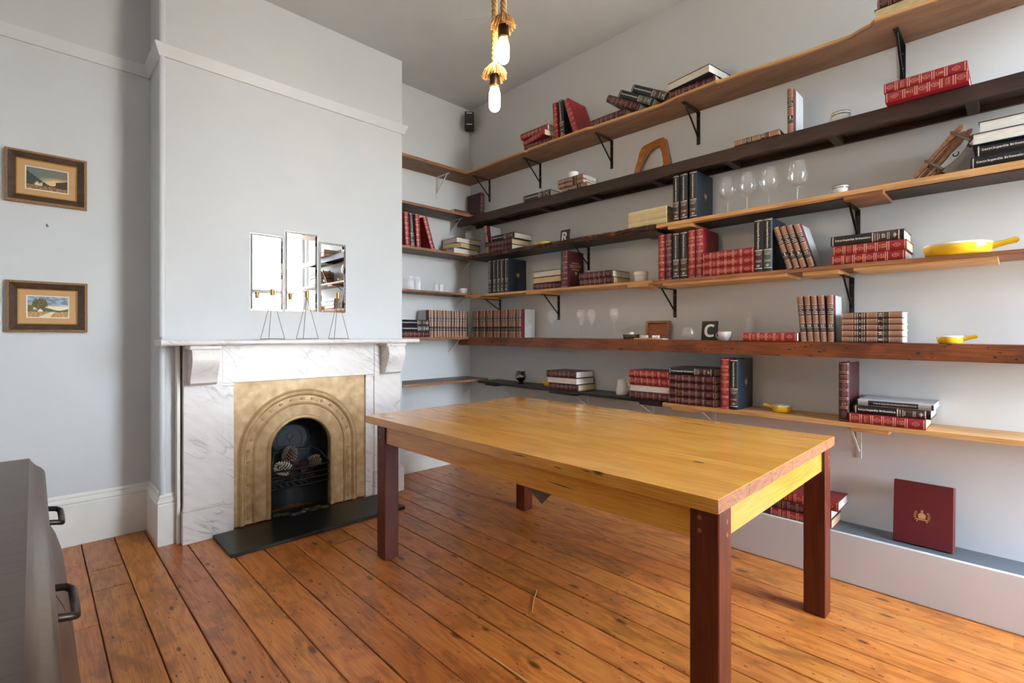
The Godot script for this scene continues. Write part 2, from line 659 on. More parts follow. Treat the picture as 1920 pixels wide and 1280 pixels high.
# stamped crest: shield on a ribbon between two sprays
func crest(parent: Node3D, at: Vector3) -> void:
	var b := MB.new()
	b.prism(PackedVector2Array([Vector2(-0.012, -0.01), Vector2(0.012, -0.01), Vector2(0.014, 0.006), Vector2(0.006, 0.014), Vector2(-0.006, 0.014), Vector2(-0.014, 0.006)]), 0, 0.0004)
	b.prism(PackedVector2Array([Vector2(-0.016, -0.017), Vector2(0.016, -0.017), Vector2(0.017, -0.0125), Vector2(-0.017, -0.0125)]), 0, 0.0004)
	b.prism(PackedVector2Array([Vector2(-0.003, 0.0145), Vector2(0.003, 0.0145), Vector2(0.005, 0.026), Vector2(-0.004, 0.027)]), 0, 0.0004)
	for s in [-1.0, 1.0]:
		for k in 6:
			var p := Vector2(s * (0.016 + 0.004 * sin(k * 0.7)), 0.014 - k * 0.0062)
			var d := Vector2(s * cos(0.5 - k * 0.32), sin(0.5 - k * 0.32)) * 0.0115
			var e := Vector2(-d.y, d.x) * 0.2
			b.prism(PackedVector2Array([p - e * 0.4, p + d * 0.5 - e, p + d, p + d * 0.5 + e, p + e * 0.4]), 0, 0.0004)
	var o := put(parent, "gold_crest", b, M.gilt)
	o.transform = Transform3D(Basis(Vector3(-1, 0, 0), Vector3(0, 1, 0), Vector3(0, 0, -1)), at)

func book(st: String, T: float, H: float, D: float, at: Vector3, rot: Vector3, label: String, group: String, num := "") -> Node3D:
	var o := thing("book", label, "book", at, rot, group)
	var dict_ := label.begins_with("thick maroon")
	var plain := label.begins_with("large plain")
	var key := "%s|%.4f|%.3f|%.3f" % [st, T, H, D]
	if not meshes.has(key):
		var pages := MB.new()
		pages.us = Vector2(3.0, 24.0)
		pages.span(Vector3(0.007, 0.0035, -T / 2 + 0.0028), Vector3(D - 0.004, H - 0.0035, T / 2 - 0.0028), 0.0, 1)
		var set_ := {"spine": book_spine(T, H).mesh(), "page_block": pages.mesh()}
		if st == "fw":
			set_["quarter_binding"] = book_cover(T, H, D, 0.005, 0.046).mesh()
			set_["cover"] = book_cover(T, H, D, 0.046, D).mesh()
		else:
			set_["cover"] = book_cover(T, H, D, 0.005, D).mesh()
		meshes[key] = set_
	var parts: Dictionary = meshes[key]
	put(o, "cover", parts.cover, M.cover_plain if plain else M["cover_" + st])
	if st == "fw":
		put(o, "quarter_binding", parts.quarter_binding, M.cover_quarter)
	var sp := put(o, "spine", parts.spine, M.cover_plain if plain else M.spine_dictionary if dict_ else M["spine_" + st])
	put(o, "page_block", parts.page_block, M.paper_white if (taken["book"] % 3 > 0) else M.paper_cream)
	var back := Vector3(-0.0004, 0, 0)
	var eb := st == "ebk" or st == "ebg"
	if eb and rot.y < 120.0:
		lettering(sp, "Encyclopædia Britannica", "Droid Serif", M.gilt_white, back + Vector3(0, H * 0.685, 0), Vector3(0, -1, 0), Vector3(0, 0, 1), H * 0.5, T * 0.52, "lettering", true)
	elif (st == "red" or st == "mar") and rot.y < 120.0 and not dict_ and absf(D - 0.21) < 0.02:
		lettering(sp, "BRITANNICA", "Droid Serif", M.gilt, back + Vector3(0, H * 0.776, 0), Vector3(0, 0, 1), Vector3(0, 1, 0), T * 0.66, 0.0, "lettering", true)
	if num != "":
		var hy := 0.348 if st == "fw" else 0.29 if (st == "red" or st == "mar") else 0.265
		lettering(sp, num, "Droid Serif", M.gilt_white if st == "fw" or eb else M.gilt, back + Vector3(0, H * hy, 0), Vector3(0, 0, 1), Vector3(0, 1, 0), T * 0.62, H * (0.062 if st == "fw" else 0.045), "volume_number", true)
	if plain:
		crest(o, Vector3(D * 0.52, H * 0.47, -T / 2 - 0.0002))
	if st == "atlas":
		lettering(sp, "Funk & Wagnalls Hammond WORLD ATLAS", "Droid Sans", M.gilt_white, back + Vector3(0, H * 0.49, 0), Vector3(0, -1, 0), Vector3(0, 0, 1), H * 0.56, T * 0.5)
	if label.contains("navy cover"):
		thistle(o, M.gilt, Vector3(D * 0.55, H * 0.5, T / 2 + 0.0002), Vector3(1, 0, 0), Vector3(0, 1, 0), 0.046)
	if st == "fw" and label.contains("white cover showing"):
		put(o, "cover_label", B(Vector3(0.095, 0.075, T / 2), Vector3(0.118, 0.105, T / 2 + 0.0004)), M.paper_white)
	if dict_:
		var fz := T / 2 + 0.0002
		for e in [["BRITANNICA", 0.176, 0.085, 0.012], ["WORLD LANGUAGE", 0.158, 0.125, 0.012], ["DICTIONARY", 0.13, 0.09, 0.011]]:
			lettering(o, e[0], "Droid Serif", M.gilt, Vector3(D * 0.5, e[1], fz), Vector3(1, 0, 0), Vector3(0, 1, 0), e[2], e[3], "cover_lettering", true)
		put(o, "cover_rule", B(Vector3(D * 0.5 - 0.062, 0.145, fz), Vector3(D * 0.5 + 0.062, 0.1475, fz + 0.0004)), M.gilt)
		thistle(o, M.gilt, Vector3(D * 0.54, 0.1, fz), Vector3(1, 0, 0), Vector3(0, 1, 0), 0.03)
	return o

# ---------------------------------------------------------------- materials
func make_materials() -> void:
	var wall_t := noise_tex(3, 0.006, [0.0, c8(203, 206, 206), 0.5, c8(206, 208, 208), 1.0, c8(210, 211, 210)])
	triplanar(textured("wall_paint", wall_t, 0.75), 0.35)
	triplanar(textured("ceiling_paint", noise_tex(5, 0.008, [0.0, c8(196, 200, 200), 0.5, c8(201, 205, 205), 1.0, c8(206, 209, 208)]), 0.8), 0.4)
	triplanar(textured("trim_white", noise_tex(6, 0.01, [0.0, c8(222, 219, 208), 1.0, c8(236, 234, 226)]), 0.4), 0.6)
	mat("rail_paint", c8(208, 210, 210), 0.45)
	mat("ledge_front", c8(210, 209, 206), 0.45)
	mat("ledge_top", c8(92, 98, 104), 0.6)
	var mb := triplanar(textured("marble", marble_image(), 0.28), 0.6)
	mb.uv1_offset = Vector3(1.5, 0, 0)
	var brassy := noise_tex(13, 0.012, [0.0, c8(160, 127, 82), 0.4, c8(185, 153, 106), 0.65, c8(195, 165, 119), 1.0, c8(212, 188, 148)], 512, 6)
	var bp := triplanar(textured("gilded_iron", brassy, 0.42), 1.6)
	bp.metallic = 0.15
	mat("cast_iron", c8(40, 49, 53), 0.5, 0.25)
	mat("black_iron", c8(20, 21, 22), 0.45, 0.4)
	triplanar(textured("slate", noise_tex(15, 0.02, [0.0, c8(16, 18, 18), 0.6, c8(24, 27, 28), 1.0, c8(44, 46, 44)]), 0.38), 2.0)
	mat("ash", c8(60, 58, 50), 0.95)
	# timbers
	var fl := textured("floor_board", wood_image(31, c8(146, 80, 32), c8(199, 121, 53), c8(220, 156, 78), 1024, 512, 12.0, 34, 0.5), 0.34)
	fl.vertex_color_use_as_albedo = true
	textured("table_board", wood_image(41, c8(194, 122, 46), c8(222, 158, 66), c8(234, 180, 90), 1024, 512, 4.0, 2), 0.2)
	M.table_board.clearcoat_enabled = true
	M.table_board.clearcoat = 0.5
	M.table_board.clearcoat_roughness = 0.12
	textured("mahogany", wood_image(51, c8(62, 23, 11), c8(92, 36, 18), c8(120, 54, 30), 512, 256, 5.0, 0), 0.38)
	textured("walnut", wood_image(61, c8(98, 68, 47), c8(132, 96, 69), c8(152, 116, 86), 1024, 256, 6.0, 3), 0.55)
	textured("dark_stain", wood_image(66, c8(30, 17, 12), c8(52, 32, 24), c8(72, 48, 36), 1024, 256, 6.0, 3), 0.5)
	textured("pine", wood_image(71, c8(164, 112, 62), c8(205, 156, 98), c8(224, 182, 128), 1024, 256, 6.0, 4), 0.5)
	textured("alder", wood_image(76, c8(110, 66, 40), c8(150, 98, 62), c8(182, 128, 86), 1024, 256, 5.0, 3), 0.5)
	textured("beam", wood_image(81, c8(62, 26, 10), c8(118, 60, 26), c8(160, 92, 44), 1024, 256, 5.0, 6, 0.5), 0.42)
	textured("tray_wood", wood_image(86, c8(126, 66, 26), c8(166, 98, 44), c8(188, 120, 60), 256, 128, 5.0, 0), 0.45)
	textured("grey_board", wood_image(91, c8(70, 62, 54), c8(98, 88, 78), c8(122, 110, 98), 512, 128, 5.0, 2), 0.55)
	textured("bark", wood_image(96, c8(24, 14, 8), c8(80, 50, 26), c8(170, 112, 58), 512, 64, 4.0, 6, 1.0), 0.9)
	textured("end_grain", wood_image(98, c8(112, 66, 40), c8(158, 104, 70), c8(186, 134, 98), 512, 128, 16.0, 3), 0.4)
	mat("black_paint", c8(24, 27, 30), 0.4)
	textured("cabinet_wood", wood_image(99, c8(50, 39, 32), c8(72, 58, 49), c8(90, 74, 63), 512, 256, 3.0, 0), 0.3)
	mat("bronze", c8(58, 50, 42), 0.38, 0.8)
	# books
	for st in ["ebk", "ebg", "red", "mar", "fw", "cream", "atlas"]:
		var m := textured("spine_" + st, spine_image(st), 0.42)
		m.clearcoat_enabled = true
		m.clearcoat = 0.25
		m.clearcoat_roughness = 0.3
	mat("cover_ebk", c8(26, 40, 54), 0.36)
	mat("cover_ebg", c8(26, 40, 54), 0.36)
	mat("cover_red", c8(138, 18, 36), 0.42)
	mat("cover_mar", c8(58, 15, 24), 0.45)
	mat("cover_plain", c8(96, 22, 28), 0.5)
	mat("cover_fw", c8(196, 200, 199), 0.45)
	mat("cover_quarter", c8(98, 22, 44), 0.45)
	mat("cover_cream", c8(214, 200, 156), 0.6)
	mat("cover_atlas", c8(176, 182, 184), 0.3)
	M.spine_dictionary = M.spine_mar
	textured("paper_white", noise_tex(17, 0.05, [0.0, c8(206, 200, 188), 1.0, c8(232, 228, 218)], 128, 2), 0.85)
	textured("paper_cream", noise_tex(18, 0.05, [0.0, c8(190, 166, 118), 1.0, c8(222, 202, 158)], 128, 2), 0.85)
	mat("gilt", c8(214, 172, 112), 0.35, 0.4)
	mat("gilt_white", c8(226, 220, 208), 0.45)
	# small things
	mat("porcelain", c8(232, 232, 230), 0.18)
	mat("glaze_yellow", c8(236, 194, 44), 0.15)
	mat("glaze_white", c8(236, 234, 228), 0.2)
	mat("steel", c8(190, 190, 188), 0.22, 1.0)
	mat("pewter", c8(130, 128, 124), 0.25, 1.0)
	mat("brass", c8(190, 150, 82), 0.28, 1.0)
	mat("wire", c8(96, 86, 74), 0.35, 0.9)
	mat("bracket_black", c8(18, 19, 20), 0.45, 0.3)
	mat("bracket_white", c8(206, 207, 205), 0.45)
	mat("bracket_grey", c8(216, 216, 212), 0.4)
	mat("screw", c8(200, 200, 196), 0.4, 0.8)
	mat("black_plastic", c8(34, 34, 35), 0.55)
	mat("mirror_glass", c8(244, 245, 245), 0.0, 1.0)
	mat("mirror_edge", c8(150, 158, 154), 0.15, 0.6)
	var g := mat("glass", Color(0.96, 0.98, 1, 0.03), 0.0)
	g.transparency = BaseMaterial3D.TRANSPARENCY_ALPHA
	var p := mat("window_glass", Color(0.95, 0.98, 1.0, 0.06), 0.0)
	p.transparency = BaseMaterial3D.TRANSPARENCY_ALPHA
	# picture frames
	triplanar(textured("frame_brown", noise_tex(23, 0.03, [0.0, c8(58, 42, 32), 1.0, c8(96, 74, 58)], 128, 3), 0.4), 4.0)
	triplanar(textured("frame_gilt", noise_tex(24, 0.12, [0.0, c8(70, 48, 30), 0.45, c8(150, 112, 74), 1.0, c8(220, 190, 150)], 128, 3), 0.4), 12.0)
	mat("frame_gold", c8(200, 158, 84), 0.35, 0.5)
	triplanar(textured("linen", noise_tex(25, 0.2, [0.0, c8(184, 144, 98), 1.0, c8(206, 168, 122)], 128, 2), 0.9), 10.0)
	mat("fillet_white", c8(232, 218, 196), 0.7)
	textured("painting_mountain", painting(0), 0.4)
	textured("painting_tree", painting(1), 0.4)
	# lamps and cones
	triplanar(textured("jute", noise_tex(27, 0.1, [0.0, c8(150, 112, 66), 1.0, c8(214, 178, 124)], 128, 3), 0.9), 14.0)
	var bulb := mat("bulb_glow", c8(255, 240, 214), 0.2)
	bulb.emission_enabled = true
	bulb.emission = c8(255, 226, 184)
	bulb.emission_energy_multiplier = 0.55
	mat("cone_brown", c8(70, 52, 42), 0.8)
	mat("cone_scale", c8(140, 120, 104), 0.75)
	mat("cone_frosted", c8(222, 216, 206), 0.7)
	mat("sash_paint", c8(172, 167, 160), 0.45)

# ---------------------------------------------------------------- room shell
const CEIL := 3.29

func room() -> void:
	# boards, each with its own tone; butt joints where a run is pieced
	var footing := B(Vector3(-2.46, -0.2, -0.2), Vector3(0.0, -0.002, -0.06))
	var fl := struct_node("floor", "old pine floor of wide worn boards")
	put(fl, "subfloor", B(Vector3(-3.7, -0.2, -0.2), Vector3(0.7, -0.024, 5.2)), M.slate)
	put(fl, "footing", footing, M.slate)
	rng.seed = 11
	var x := -3.484
	var cuts := {4: [1.02], 5: [0.42, 0.68], 6: [], 8: [3.02], 9: [2.28, 2.78], 10: [2.28, 2.78], 12: [0.95], 13: [1.2], 14: [2.86], 15: [0.62], 16: [1.75], 18: [2.3], 20: [1.4]}
	var row := 0
	while x < 0.46:
		var w := 0.1425
		var zs := [-0.055 if x < -0.1 else 4.2]
		for c in cuts.get(row, []):
			zs.append(c)
		zs.append(5.0)
		for i in zs.size() - 1:
			var m := MB.new()
			m.us = Vector2(0.42, 0.85)
			m.uo = Vector2(rng.randf(), rng.randf())
			var dip := rng.randf_range(0.0, 0.0012)
			var gap := 0.0018 + 0.0026 * rng.randf()
			m.span(Vector3(x + gap, -0.024, zs[i] + 0.0008), Vector3(minf(x + w - 0.0018, 0.5), -dip, zs[i + 1] - 0.0008), 0.0022, 2)
			var am := m.mesh().surface_get_arrays(0)
			var tone := rng.randf_range(0.74, 1.05)
			var cols := PackedColorArray()
			cols.resize(m.v.size())
			cols.fill(Color(tone, tone * rng.randf_range(0.92, 1.06), tone * rng.randf_range(0.86, 1.12)))
			am[Mesh.ARRAY_COLOR] = cols
			var out := ArrayMesh.new()
			out.add_surface_from_arrays(Mesh.PRIMITIVE_TRIANGLES, am)
			put(fl, "plank", out, M.floor_board)
		x += w
		row += 1
	put(fl, "gap_filler_strip", B(Vector3(-1.7705, -0.01, 2.29), Vector3(-1.7635, 0.0012, 2.77), 0.0005), M.pine)
	# walls with thickness
	struct("wall_back", B(Vector3(-0.92, -0.1, -0.2), Vector3(0.0, CEIL, 0.0)), M.wall_paint, "grey painted alcove wall behind the short shelves")
	struct("wall_recess", B(Vector3(-3.6, -0.1, -0.2), Vector3(-2.44, CEIL, -0.06)), M.wall_paint, "grey painted wall with two small pictures")
	struct("wall_right", B(Vector3(0.0, -0.1, -0.2), Vector3(0.2, CEIL, 4.15)), M.wall_paint, "long grey painted wall carrying the shelves")
	struct("wall_left", B(Vector3(-3.7, -0.1, -0.2), Vector3(-3.5, CEIL, 5.2)), M.wall_paint)
	struct("ceiling", B(Vector3(-3.7, CEIL, -0.2), Vector3(0.7, CEIL + 0.15, 5.2)), M.ceiling_paint, "grey painted plaster ceiling with hairline cracks")
	var cr := MB.new()
	for e in [[885, 0.0, -1.02, 1.18, -0.93, 1.02], [0, 0, -0.93, 1.02, -0.90, 1.0], [0, 0, -0.91, 1.01, -0.78, 1.2], [0, 0, -0.83, 0.93, -0.79, 0.84], [0, 0, -0.79, 0.84, -0.72, 0.84]]:
		cr.tube([Vector3(e[2], CEIL, e[3]), Vector3((e[2] + e[4]) * 0.5 + 0.012, CEIL, (e[3] + e[5]) * 0.5), Vector3(e[4], CEIL, e[5])], 0.0022, 5)
	struct("trim_crack_ridges", cr, M.rail_paint, "thin raised plaster cracks on the ceiling")
	# chimney breast, open where the fire sits
	var ch := MB.new()
	ch.span(Vector3(-2.452, 0.73, -0.2), Vector3(-0.915, CEIL, 0.29), 0.003)
	ch.span(Vector3(-2.452, -0.002, -0.2), Vector3(-1.95, 0.736, 0.29))
	ch.span(Vector3(-1.44, -0.002, -0.2), Vector3(-0.915, 0.736, 0.29))
	ch.span(Vector3(-1.952, -0.002, -0.2), Vector3(-1.438, 0.736, 0.02))
	struct("wall_chimney", ch, M.wall_paint, "grey painted chimney breast above the marble mantelpiece")
	var bead := MB.new()
	bead.lathe(V2([0.0, 1.16, 0.016, 1.16, 0.016, CEIL - 0.001, 0.0, CEIL - 0.001]), 16, Vector3(-2.447, 0, 0.285))
	bead.lathe(V2([0.0, 0.28, 0.016, 0.28, 0.016, 1.11, 0.0, 1.11]), 16, Vector3(-2.447, 0, 0.285))
	struct("trim_corner_bead", bead, M.rail_paint, "rounded corner bead of the chimney breast")
	# beyond the shelf wall the room widens to a bay with one tall sash window, behind the camera
	struct("wall_right_bay", B(Vector3(0.5, -0.1, 4.0), Vector3(0.7, CEIL, 5.20)), M.wall_paint)
	struct("wall_return", B(Vector3(0.0, -0.1, 4.15), Vector3(0.7, CEIL, 4.2)), M.wall_paint)
	var wf := MB.new()
	wf.span(Vector3(-3.7, -0.1, 5.00), Vector3(-0.98, CEIL, 5.20))
	wf.span(Vector3(0.25, -0.1, 5.00), Vector3(0.7, CEIL, 5.20))
	wf.span(Vector3(-0.98, -0.1, 5.00), Vector3(0.25, 0.5, 5.20))
	wf.span(Vector3(-0.98, 3.05, 5.00), Vector3(0.25, CEIL, 5.20))
	struct("wall_front", wf, M.wall_paint)
	var win := struct_node("window_1", "tall white sash window lighting the room from behind")
	var fr := MB.new()
	fr.span(Vector3(-0.98, 0.5, 5.04), Vector3(-0.94, 3.05, 5.17), 0.003)
	fr.span(Vector3(0.21, 0.5, 5.04), Vector3(0.25, 3.05, 5.17), 0.003)
	fr.span(Vector3(-0.94, 3.01, 5.04), Vector3(0.21, 3.05, 5.17), 0.003)
	put(win, "window_frame", fr, M.sash_paint)
	put(win, "window_sill", B(Vector3(-1.03, 0.46, 4.92), Vector3(0.30, 0.5, 5.19), 0.006), M.sash_paint)
	for s in [[0.5, 1.868, 5.06], [1.793, 3.01, 5.11]]:
		var sm := MB.new()
		sm.span(Vector3(-0.94, s[0], s[2]), Vector3(-0.90, s[1], s[2] + 0.04), 0.003)
		sm.span(Vector3(0.17, s[0], s[2]), Vector3(0.21, s[1], s[2] + 0.04), 0.003)
		sm.span(Vector3(-0.90, s[0], s[2]), Vector3(0.17, s[0] + 0.075, s[2] + 0.04), 0.003)
		sm.span(Vector3(-0.90, s[1] - 0.055, s[2]), Vector3(0.17, s[1], s[2] + 0.04), 0.003)
		var so := put(win, "sash", sm, M.sash_paint)
		put(so, "pane", B(Vector3(-0.905, s[0] + 0.06, s[2] + 0.018), Vector3(0.175, s[1] - 0.05, s[2] + 0.022)), M.window_glass)
	# picture rail: a splayed moulding round recess and chimney
	var rp := PackedVector2Array([Vector2(0, 2.722), Vector2(0.012, 2.722), Vector2(0.020, 2.745), Vector2(0.034, 2.782), Vector2(0.034, 2.788), Vector2(0, 2.792)])
	rail("trim_rail_recess", rp, [Vector3(-3.5, 0, -0.06), Vector3(-2.452, 0, -0.06)], M.rail_paint, "grey picture rail above the two small pictures")
	rail("trim_rail_chimney", rp, [Vector3(-2.452, 0, -0.06), Vector3(-2.452, 0, 0.29), Vector3(-0.915, 0, 0.29), Vector3(-0.915, 0, 0.0)], M.rail_paint, "grey picture rail across the chimney breast")
	# skirting: tall board with moulded cap
	var sk := PackedVector2Array([Vector2(0, 0.0), Vector2(0.02, 0.0), Vector2(0.02, 0.225), Vector2(0.016, 0.232), Vector2(0.022, 0.238), Vector2(0.02, 0.25), Vector2(0.010, 0.262), Vector2(0.012, 0.27), Vector2(0.006, 0.282), Vector2(0, 0.284)])
	rail("baseboard_recess", sk, [Vector3(-3.5, 0, -0.06), Vector3(-2.452, 0, -0.06), Vector3(-2.452, 0, 0.29), Vector3(-2.366, 0, 0.29)], M.trim_white, "tall white moulded skirting board below the pictures")
	var sk2 := PackedVector2Array([Vector2(0, 0.0), Vector2(0.02, 0.0), Vector2(0.02, 0.165), Vector2(0.012, 0.18), Vector2(0, 0.182)])
	rail("baseboard_alcove", sk2, [Vector3(-0.915, 0, 0.0), Vector3(-0.206, 0, 0.0)], M.trim_white, "white skirting board in the alcove behind the table")
	# boxed ledge along the foot of the shelf wall
	var ld := struct_node("trim_ledge", "low boxed ledge along the foot of the shelf wall")
	put(ld, "ledge_front", B(Vector3(-0.205, 0, 0.022), Vector3(-0.185, 0.2285, 4.15), 0.002), M.ledge_front)
	put(ld, "ledge_top", B(Vector3(-0.185, 0.19, 0.022), Vector3(0.0, 0.222, 4.15)), M.ledge_top)

# sweeps a profile (distance from wall, height) along a floor path, wall on the left hand side of travel seen from above
func rail(called: String, pr: PackedVector2Array, path: Array, m: Material, label: String) -> void:
	var b := MB.new()
	var k := path.size()
	var offs := []
	for i in k:
		var d0: Vector3 = (path[i] - path[maxi(i - 1, 0)]) if i > 0 else path[1] - path[0]
		var d1: Vector3 = (path[mini(i + 1, k - 1)] - path[i]) if i < k - 1 else path[k - 1] - path[k - 2]
		var n0 := Vector3(-d0.z, 0, d0.x).normalized()
		var n1 := Vector3(-d1.z, 0, d1.x).normalized()
		var n := n0 + n1
		offs.append(n / (0.5 * n.length_squared()))
	for i in k - 1:
		var d: Vector3 = (path[i + 1] - path[i]).normalized()
		var nw := Vector3(-d.z, 0, d.x)
		for j in pr.size() - 1:
			var q := []
			for e in [[i, j], [i + 1, j], [i + 1, j + 1], [i, j + 1]]:
				q.append(path[e[0]] + offs[e[0]] * pr[e[1]].x + Vector3(0, pr[e[1]].y, 0))
			var t := pr[j + 1] - pr[j]
			b.quad(q[0], q[1], q[2], q[3], (nw * t.y + Vector3(0, -t.x, 0)).normalized())
	for e in [0, k - 1]:
		var pts := []
		for p in pr:
			pts.append(path[e] + offs[e] * p.x + Vector3(0, p.y, 0))
		var ix := Geometry2D.triangulate_polygon(pr)
		var nn: Vector3 = (path[0] - path[1]).normalized() if e == 0 else (path[k - 1] - path[k - 2]).normalized()
		for i in range(0, ix.size(), 3):
			b.tri(pts[ix[i]], pts[ix[i + 1]], pts[ix[i + 2]], nn, nn, nn)
	struct(called, b, m, label)

# ---------------------------------------------------------------- fireplace
func fireplace() -> void:
	var f := thing("fireplace", "marble fireplace surround with gilded arched iron insert on the chimney breast", "fireplace", Vector3(-1.69, 0, 0.29))
	var o := Vector3(1.69, 0, -0.29)
	# mantel with eased nosing
	var mp := MB.new()
	mp.xf = Transform3D(Basis(Vector3(0, 0, 1), Vector3(0, 1, 0), Vector3(-1, 0, 0)), Vector3.ZERO)
	mp.prism(PackedVector2Array([Vector2(0.291, 1.112), Vector2(0.485, 1.112), Vector2(0.495, 1.117), Vector2(0.5, 1.125), Vector2(0.498, 1.136), Vector2(0.49, 1.143), Vector2(0.29, 1.143)]), 0.895, 2.485, true)
	mp.xf = Transform3D.IDENTITY
	put(f, "mantel_shelf", mp, M.marble, o)
	for s in [[-2.362, -2.166, 1.0], [-1.19, -0.975, -1.0]]:
		var j := MB.new()
		j.span(Vector3(s[0], 0.0, 0.29), Vector3(s[1], 1.112, 0.362), 0.003)
		put(f, "jamb", j, M.marble, o)
		var p := MB.new()
		p.span(Vector3(s[0] - 0.008, 0.0, 0.29), Vector3(s[1] + 0.02, 0.178, 0.384), 0.003)
		p.span(Vector3(s[0] - 0.004, 0.178, 0.29), Vector3(s[1] + 0.014, 0.192, 0.376), 0.006)
		put(f, "plinth", p, M.marble, o)
		# inner slip beside the iron
		var sx0: float = s[1] if s[2] > 0 else s[0] - 0.062
		var sl := MB.new()
		sl.span(Vector3(sx0, 0.0, 0.29), Vector3(sx0 + 0.062, 0.868, 0.35), 0.002)
		sl.span(Vector3(sx0 - 0.002, 0.868, 0.29), Vector3(sx0 + 0.064, 0.886, 0.358), 0.003)
		put(f, "slip", sl, M.marble, o)
		# scrolled corbel
		var cx: float = (s[0] + s[1]) * 0.5 - (0.012 if s[2] > 0 else -0.008)
		var pts := PackedVector2Array()
		pts.append(Vector2(0.36, 1.088))
		for i in 15:
			var t := i / 14.0
			var d := 0.116 - 0.028 * t + 0.018 * sin(t * PI * 1.75 - 0.2) - (0.03 if t > 0.97 else 0.0)
			pts.append(Vector2(0.36 + d, 1.088 - 0.2 * t))
		pts.append(Vector2(0.36, 0.888))
		var cb := MB.new()
		cb.xf = Transform3D(Basis(Vector3(0, 0, 1), Vector3(0, 1, 0), Vector3(-1, 0, 0)), Vector3.ZERO)
		cb.prism(pts, -cx - 0.066, -cx + 0.066, true)
		cb.xf = Transform3D.IDENTITY
		cb.span(Vector3(cx - 0.08, 1.088, 0.36), Vector3(cx + 0.08, 1.112, 0.48), 0.006)
		put(f, "corbel", cb, M.marble, o)
	put(f, "edge_strip", B(Vector3(-2.388, 0.0, 0.29), Vector3(-2.372, 1.11, 0.34), 0.002), M.trim_white, o)
	put(f, "frieze", B(Vector3(-2.166, 0.886, 0.29), Vector3(-1.19, 1.112, 0.355), 0.002), M.marble, o)
	# arched iron plate: moulded bands swept round the opening
	var cx := -1.697
	var cy := 0.432
	var pr := V2([0.192, 0.292, 0.192, 0.336, 0.197, 0.342, 0.204, 0.344, 0.211, 0.342, 0.216, 0.336, 0.222, 0.333, 0.284, 0.333, 0.287, 0.341, 0.294, 0.343, 0.300, 0.337, 0.304, 0.334, 0.342, 0.334, 0.346, 0.341, 0.354, 0.350, 0.363, 0.352, 0.371, 0.349, 0.376, 0.342, 0.381, 0.336, 0.388, 0.332])
	var path := []
	for i in 5:
		path.append([Vector2(cx, lerpf(0.015, cy, i / 4.0)), Vector2(-1, 0)])
	for i in range(1, 40):
		var an := PI - PI * i / 40.0
		path.append([Vector2(cx, cy), Vector2(cos(an), sin(an))])
	for i in 5:
		path.append([Vector2(cx, lerpf(cy, 0.015, i / 4.0)), Vector2(1, 0)])
	var ar := MB.new()
	for i in path.size() - 1:
		for j in pr.size() - 1:
			var q := []
			var nn := []
			for e in [[i, j], [i + 1, j], [i + 1, j + 1], [i, j + 1]]:
				var b: Vector2 = path[e[0]][0] + path[e[0]][1] * pr[e[1]].x
				q.append(Vector3(b.x, b.y, pr[e[1]].y))
				var t: Vector2 = (pr[j + 1] - pr[j]).normalized()
				nn.append(Vector3(-path[e[0]][1].x * t.y, -path[e[0]][1].y * t.y, t.x))
			ar.tri(q[0], q[1], q[2], nn[0], nn[1], nn[2])
			ar.tri(q[0], q[2], q[3], nn[0], nn[2], nn[3])
	put(f, "arch_moulding", ar, M.gilded_iron, o)
	var pl := MB.new()
	var poly := PackedVector2Array([Vector2(-2.104, 0.015), Vector2(-2.104, 0.886), Vector2(-1.252, 0.886), Vector2(-1.252, 0.015)])
	for i in range(path.size() - 1, -1, -1):
		poly.append(path[i][0] + path[i][1] * 0.385)
	pl.prism(poly, 0.29, 0.333)
	put(f, "iron_plate", pl, M.gilded_iron, o)
	var st := MB.new()
	for i in 27:
		var s := i / 26.0
		var leg := (cy - 0.05)
		var total := 2.0 * leg + PI * 0.323
		var d := s * total
		var p: Vector2
		if d < leg:
			p = Vector2(cx - 0.323, 0.05 + d)
		elif d > total - leg:
			p = Vector2(cx + 0.323, 0.05 + total - d)
		else:
			var an := PI - (d - leg) / 0.323
			p = Vector2(cx + cos(an) * 0.323, cy + sin(an) * 0.323)
		st.xf = Transform3D(Basis(Vector3.RIGHT, PI / 2), Vector3(p.x, p.y, 0.334))
		st.lathe(V2([0.0115, 0.0, 0.011, 0.004, 0.008, 0.006, 0.006, 0.003, 0.004, 0.005, 0.0, 0.006]), 10)
		if i < 26:
			var dm := (i + 0.5) / 26.0 * total
			var tn := Vector2(0, 1)
			var pm := Vector2(cx - 0.323, 0.05 + dm)
			if dm > total - leg:
				pm = Vector2(cx + 0.323, 0.05 + total - dm)
			elif dm > leg:
				var an2 := PI - (dm - leg) / 0.323
				pm = Vector2(cx + cos(an2) * 0.323, cy + sin(an2) * 0.323)
				tn = Vector2(sin(an2), -cos(an2))
			st.xf = Transform3D(Basis(Vector3(tn.x, tn.y, 0), Vector3(-tn.y, tn.x, 0), Vector3(0, 0, 1)), Vector3(pm.x, pm.y, 0.3345))
			st.box(Vector3.ZERO, Vector3(0.034, 0.02, 0.005), 0.0015)
	st.xf = Transform3D.IDENTITY
	put(f, "boss_band", st, M.gilded_iron, o).set_meta("kind", "stuff")
	# curved iron fireback niche
	var nb := MB.new()
	nb.lathe(V2([0.195, 0.0, 0.195, cy]), 24, Vector3(cx, 0, 0.30), PI, TAU)
	var dome := []
	for i in 9:
		var an := i / 8.0 * PI / 2
		dome.append(Vector2(0.195 * cos(an), cy + 0.195 * sin(an)))
	nb.lathe(dome, 24, Vector3(cx, 0, 0.30), PI, TAU)
	put(f, "fire_niche", nb, M.cast_iron, o)
	# raised rounded back panel with rim and rosette, split by a horizontal moulding
	var bp := MB.new()
	var out := PackedVector2Array()
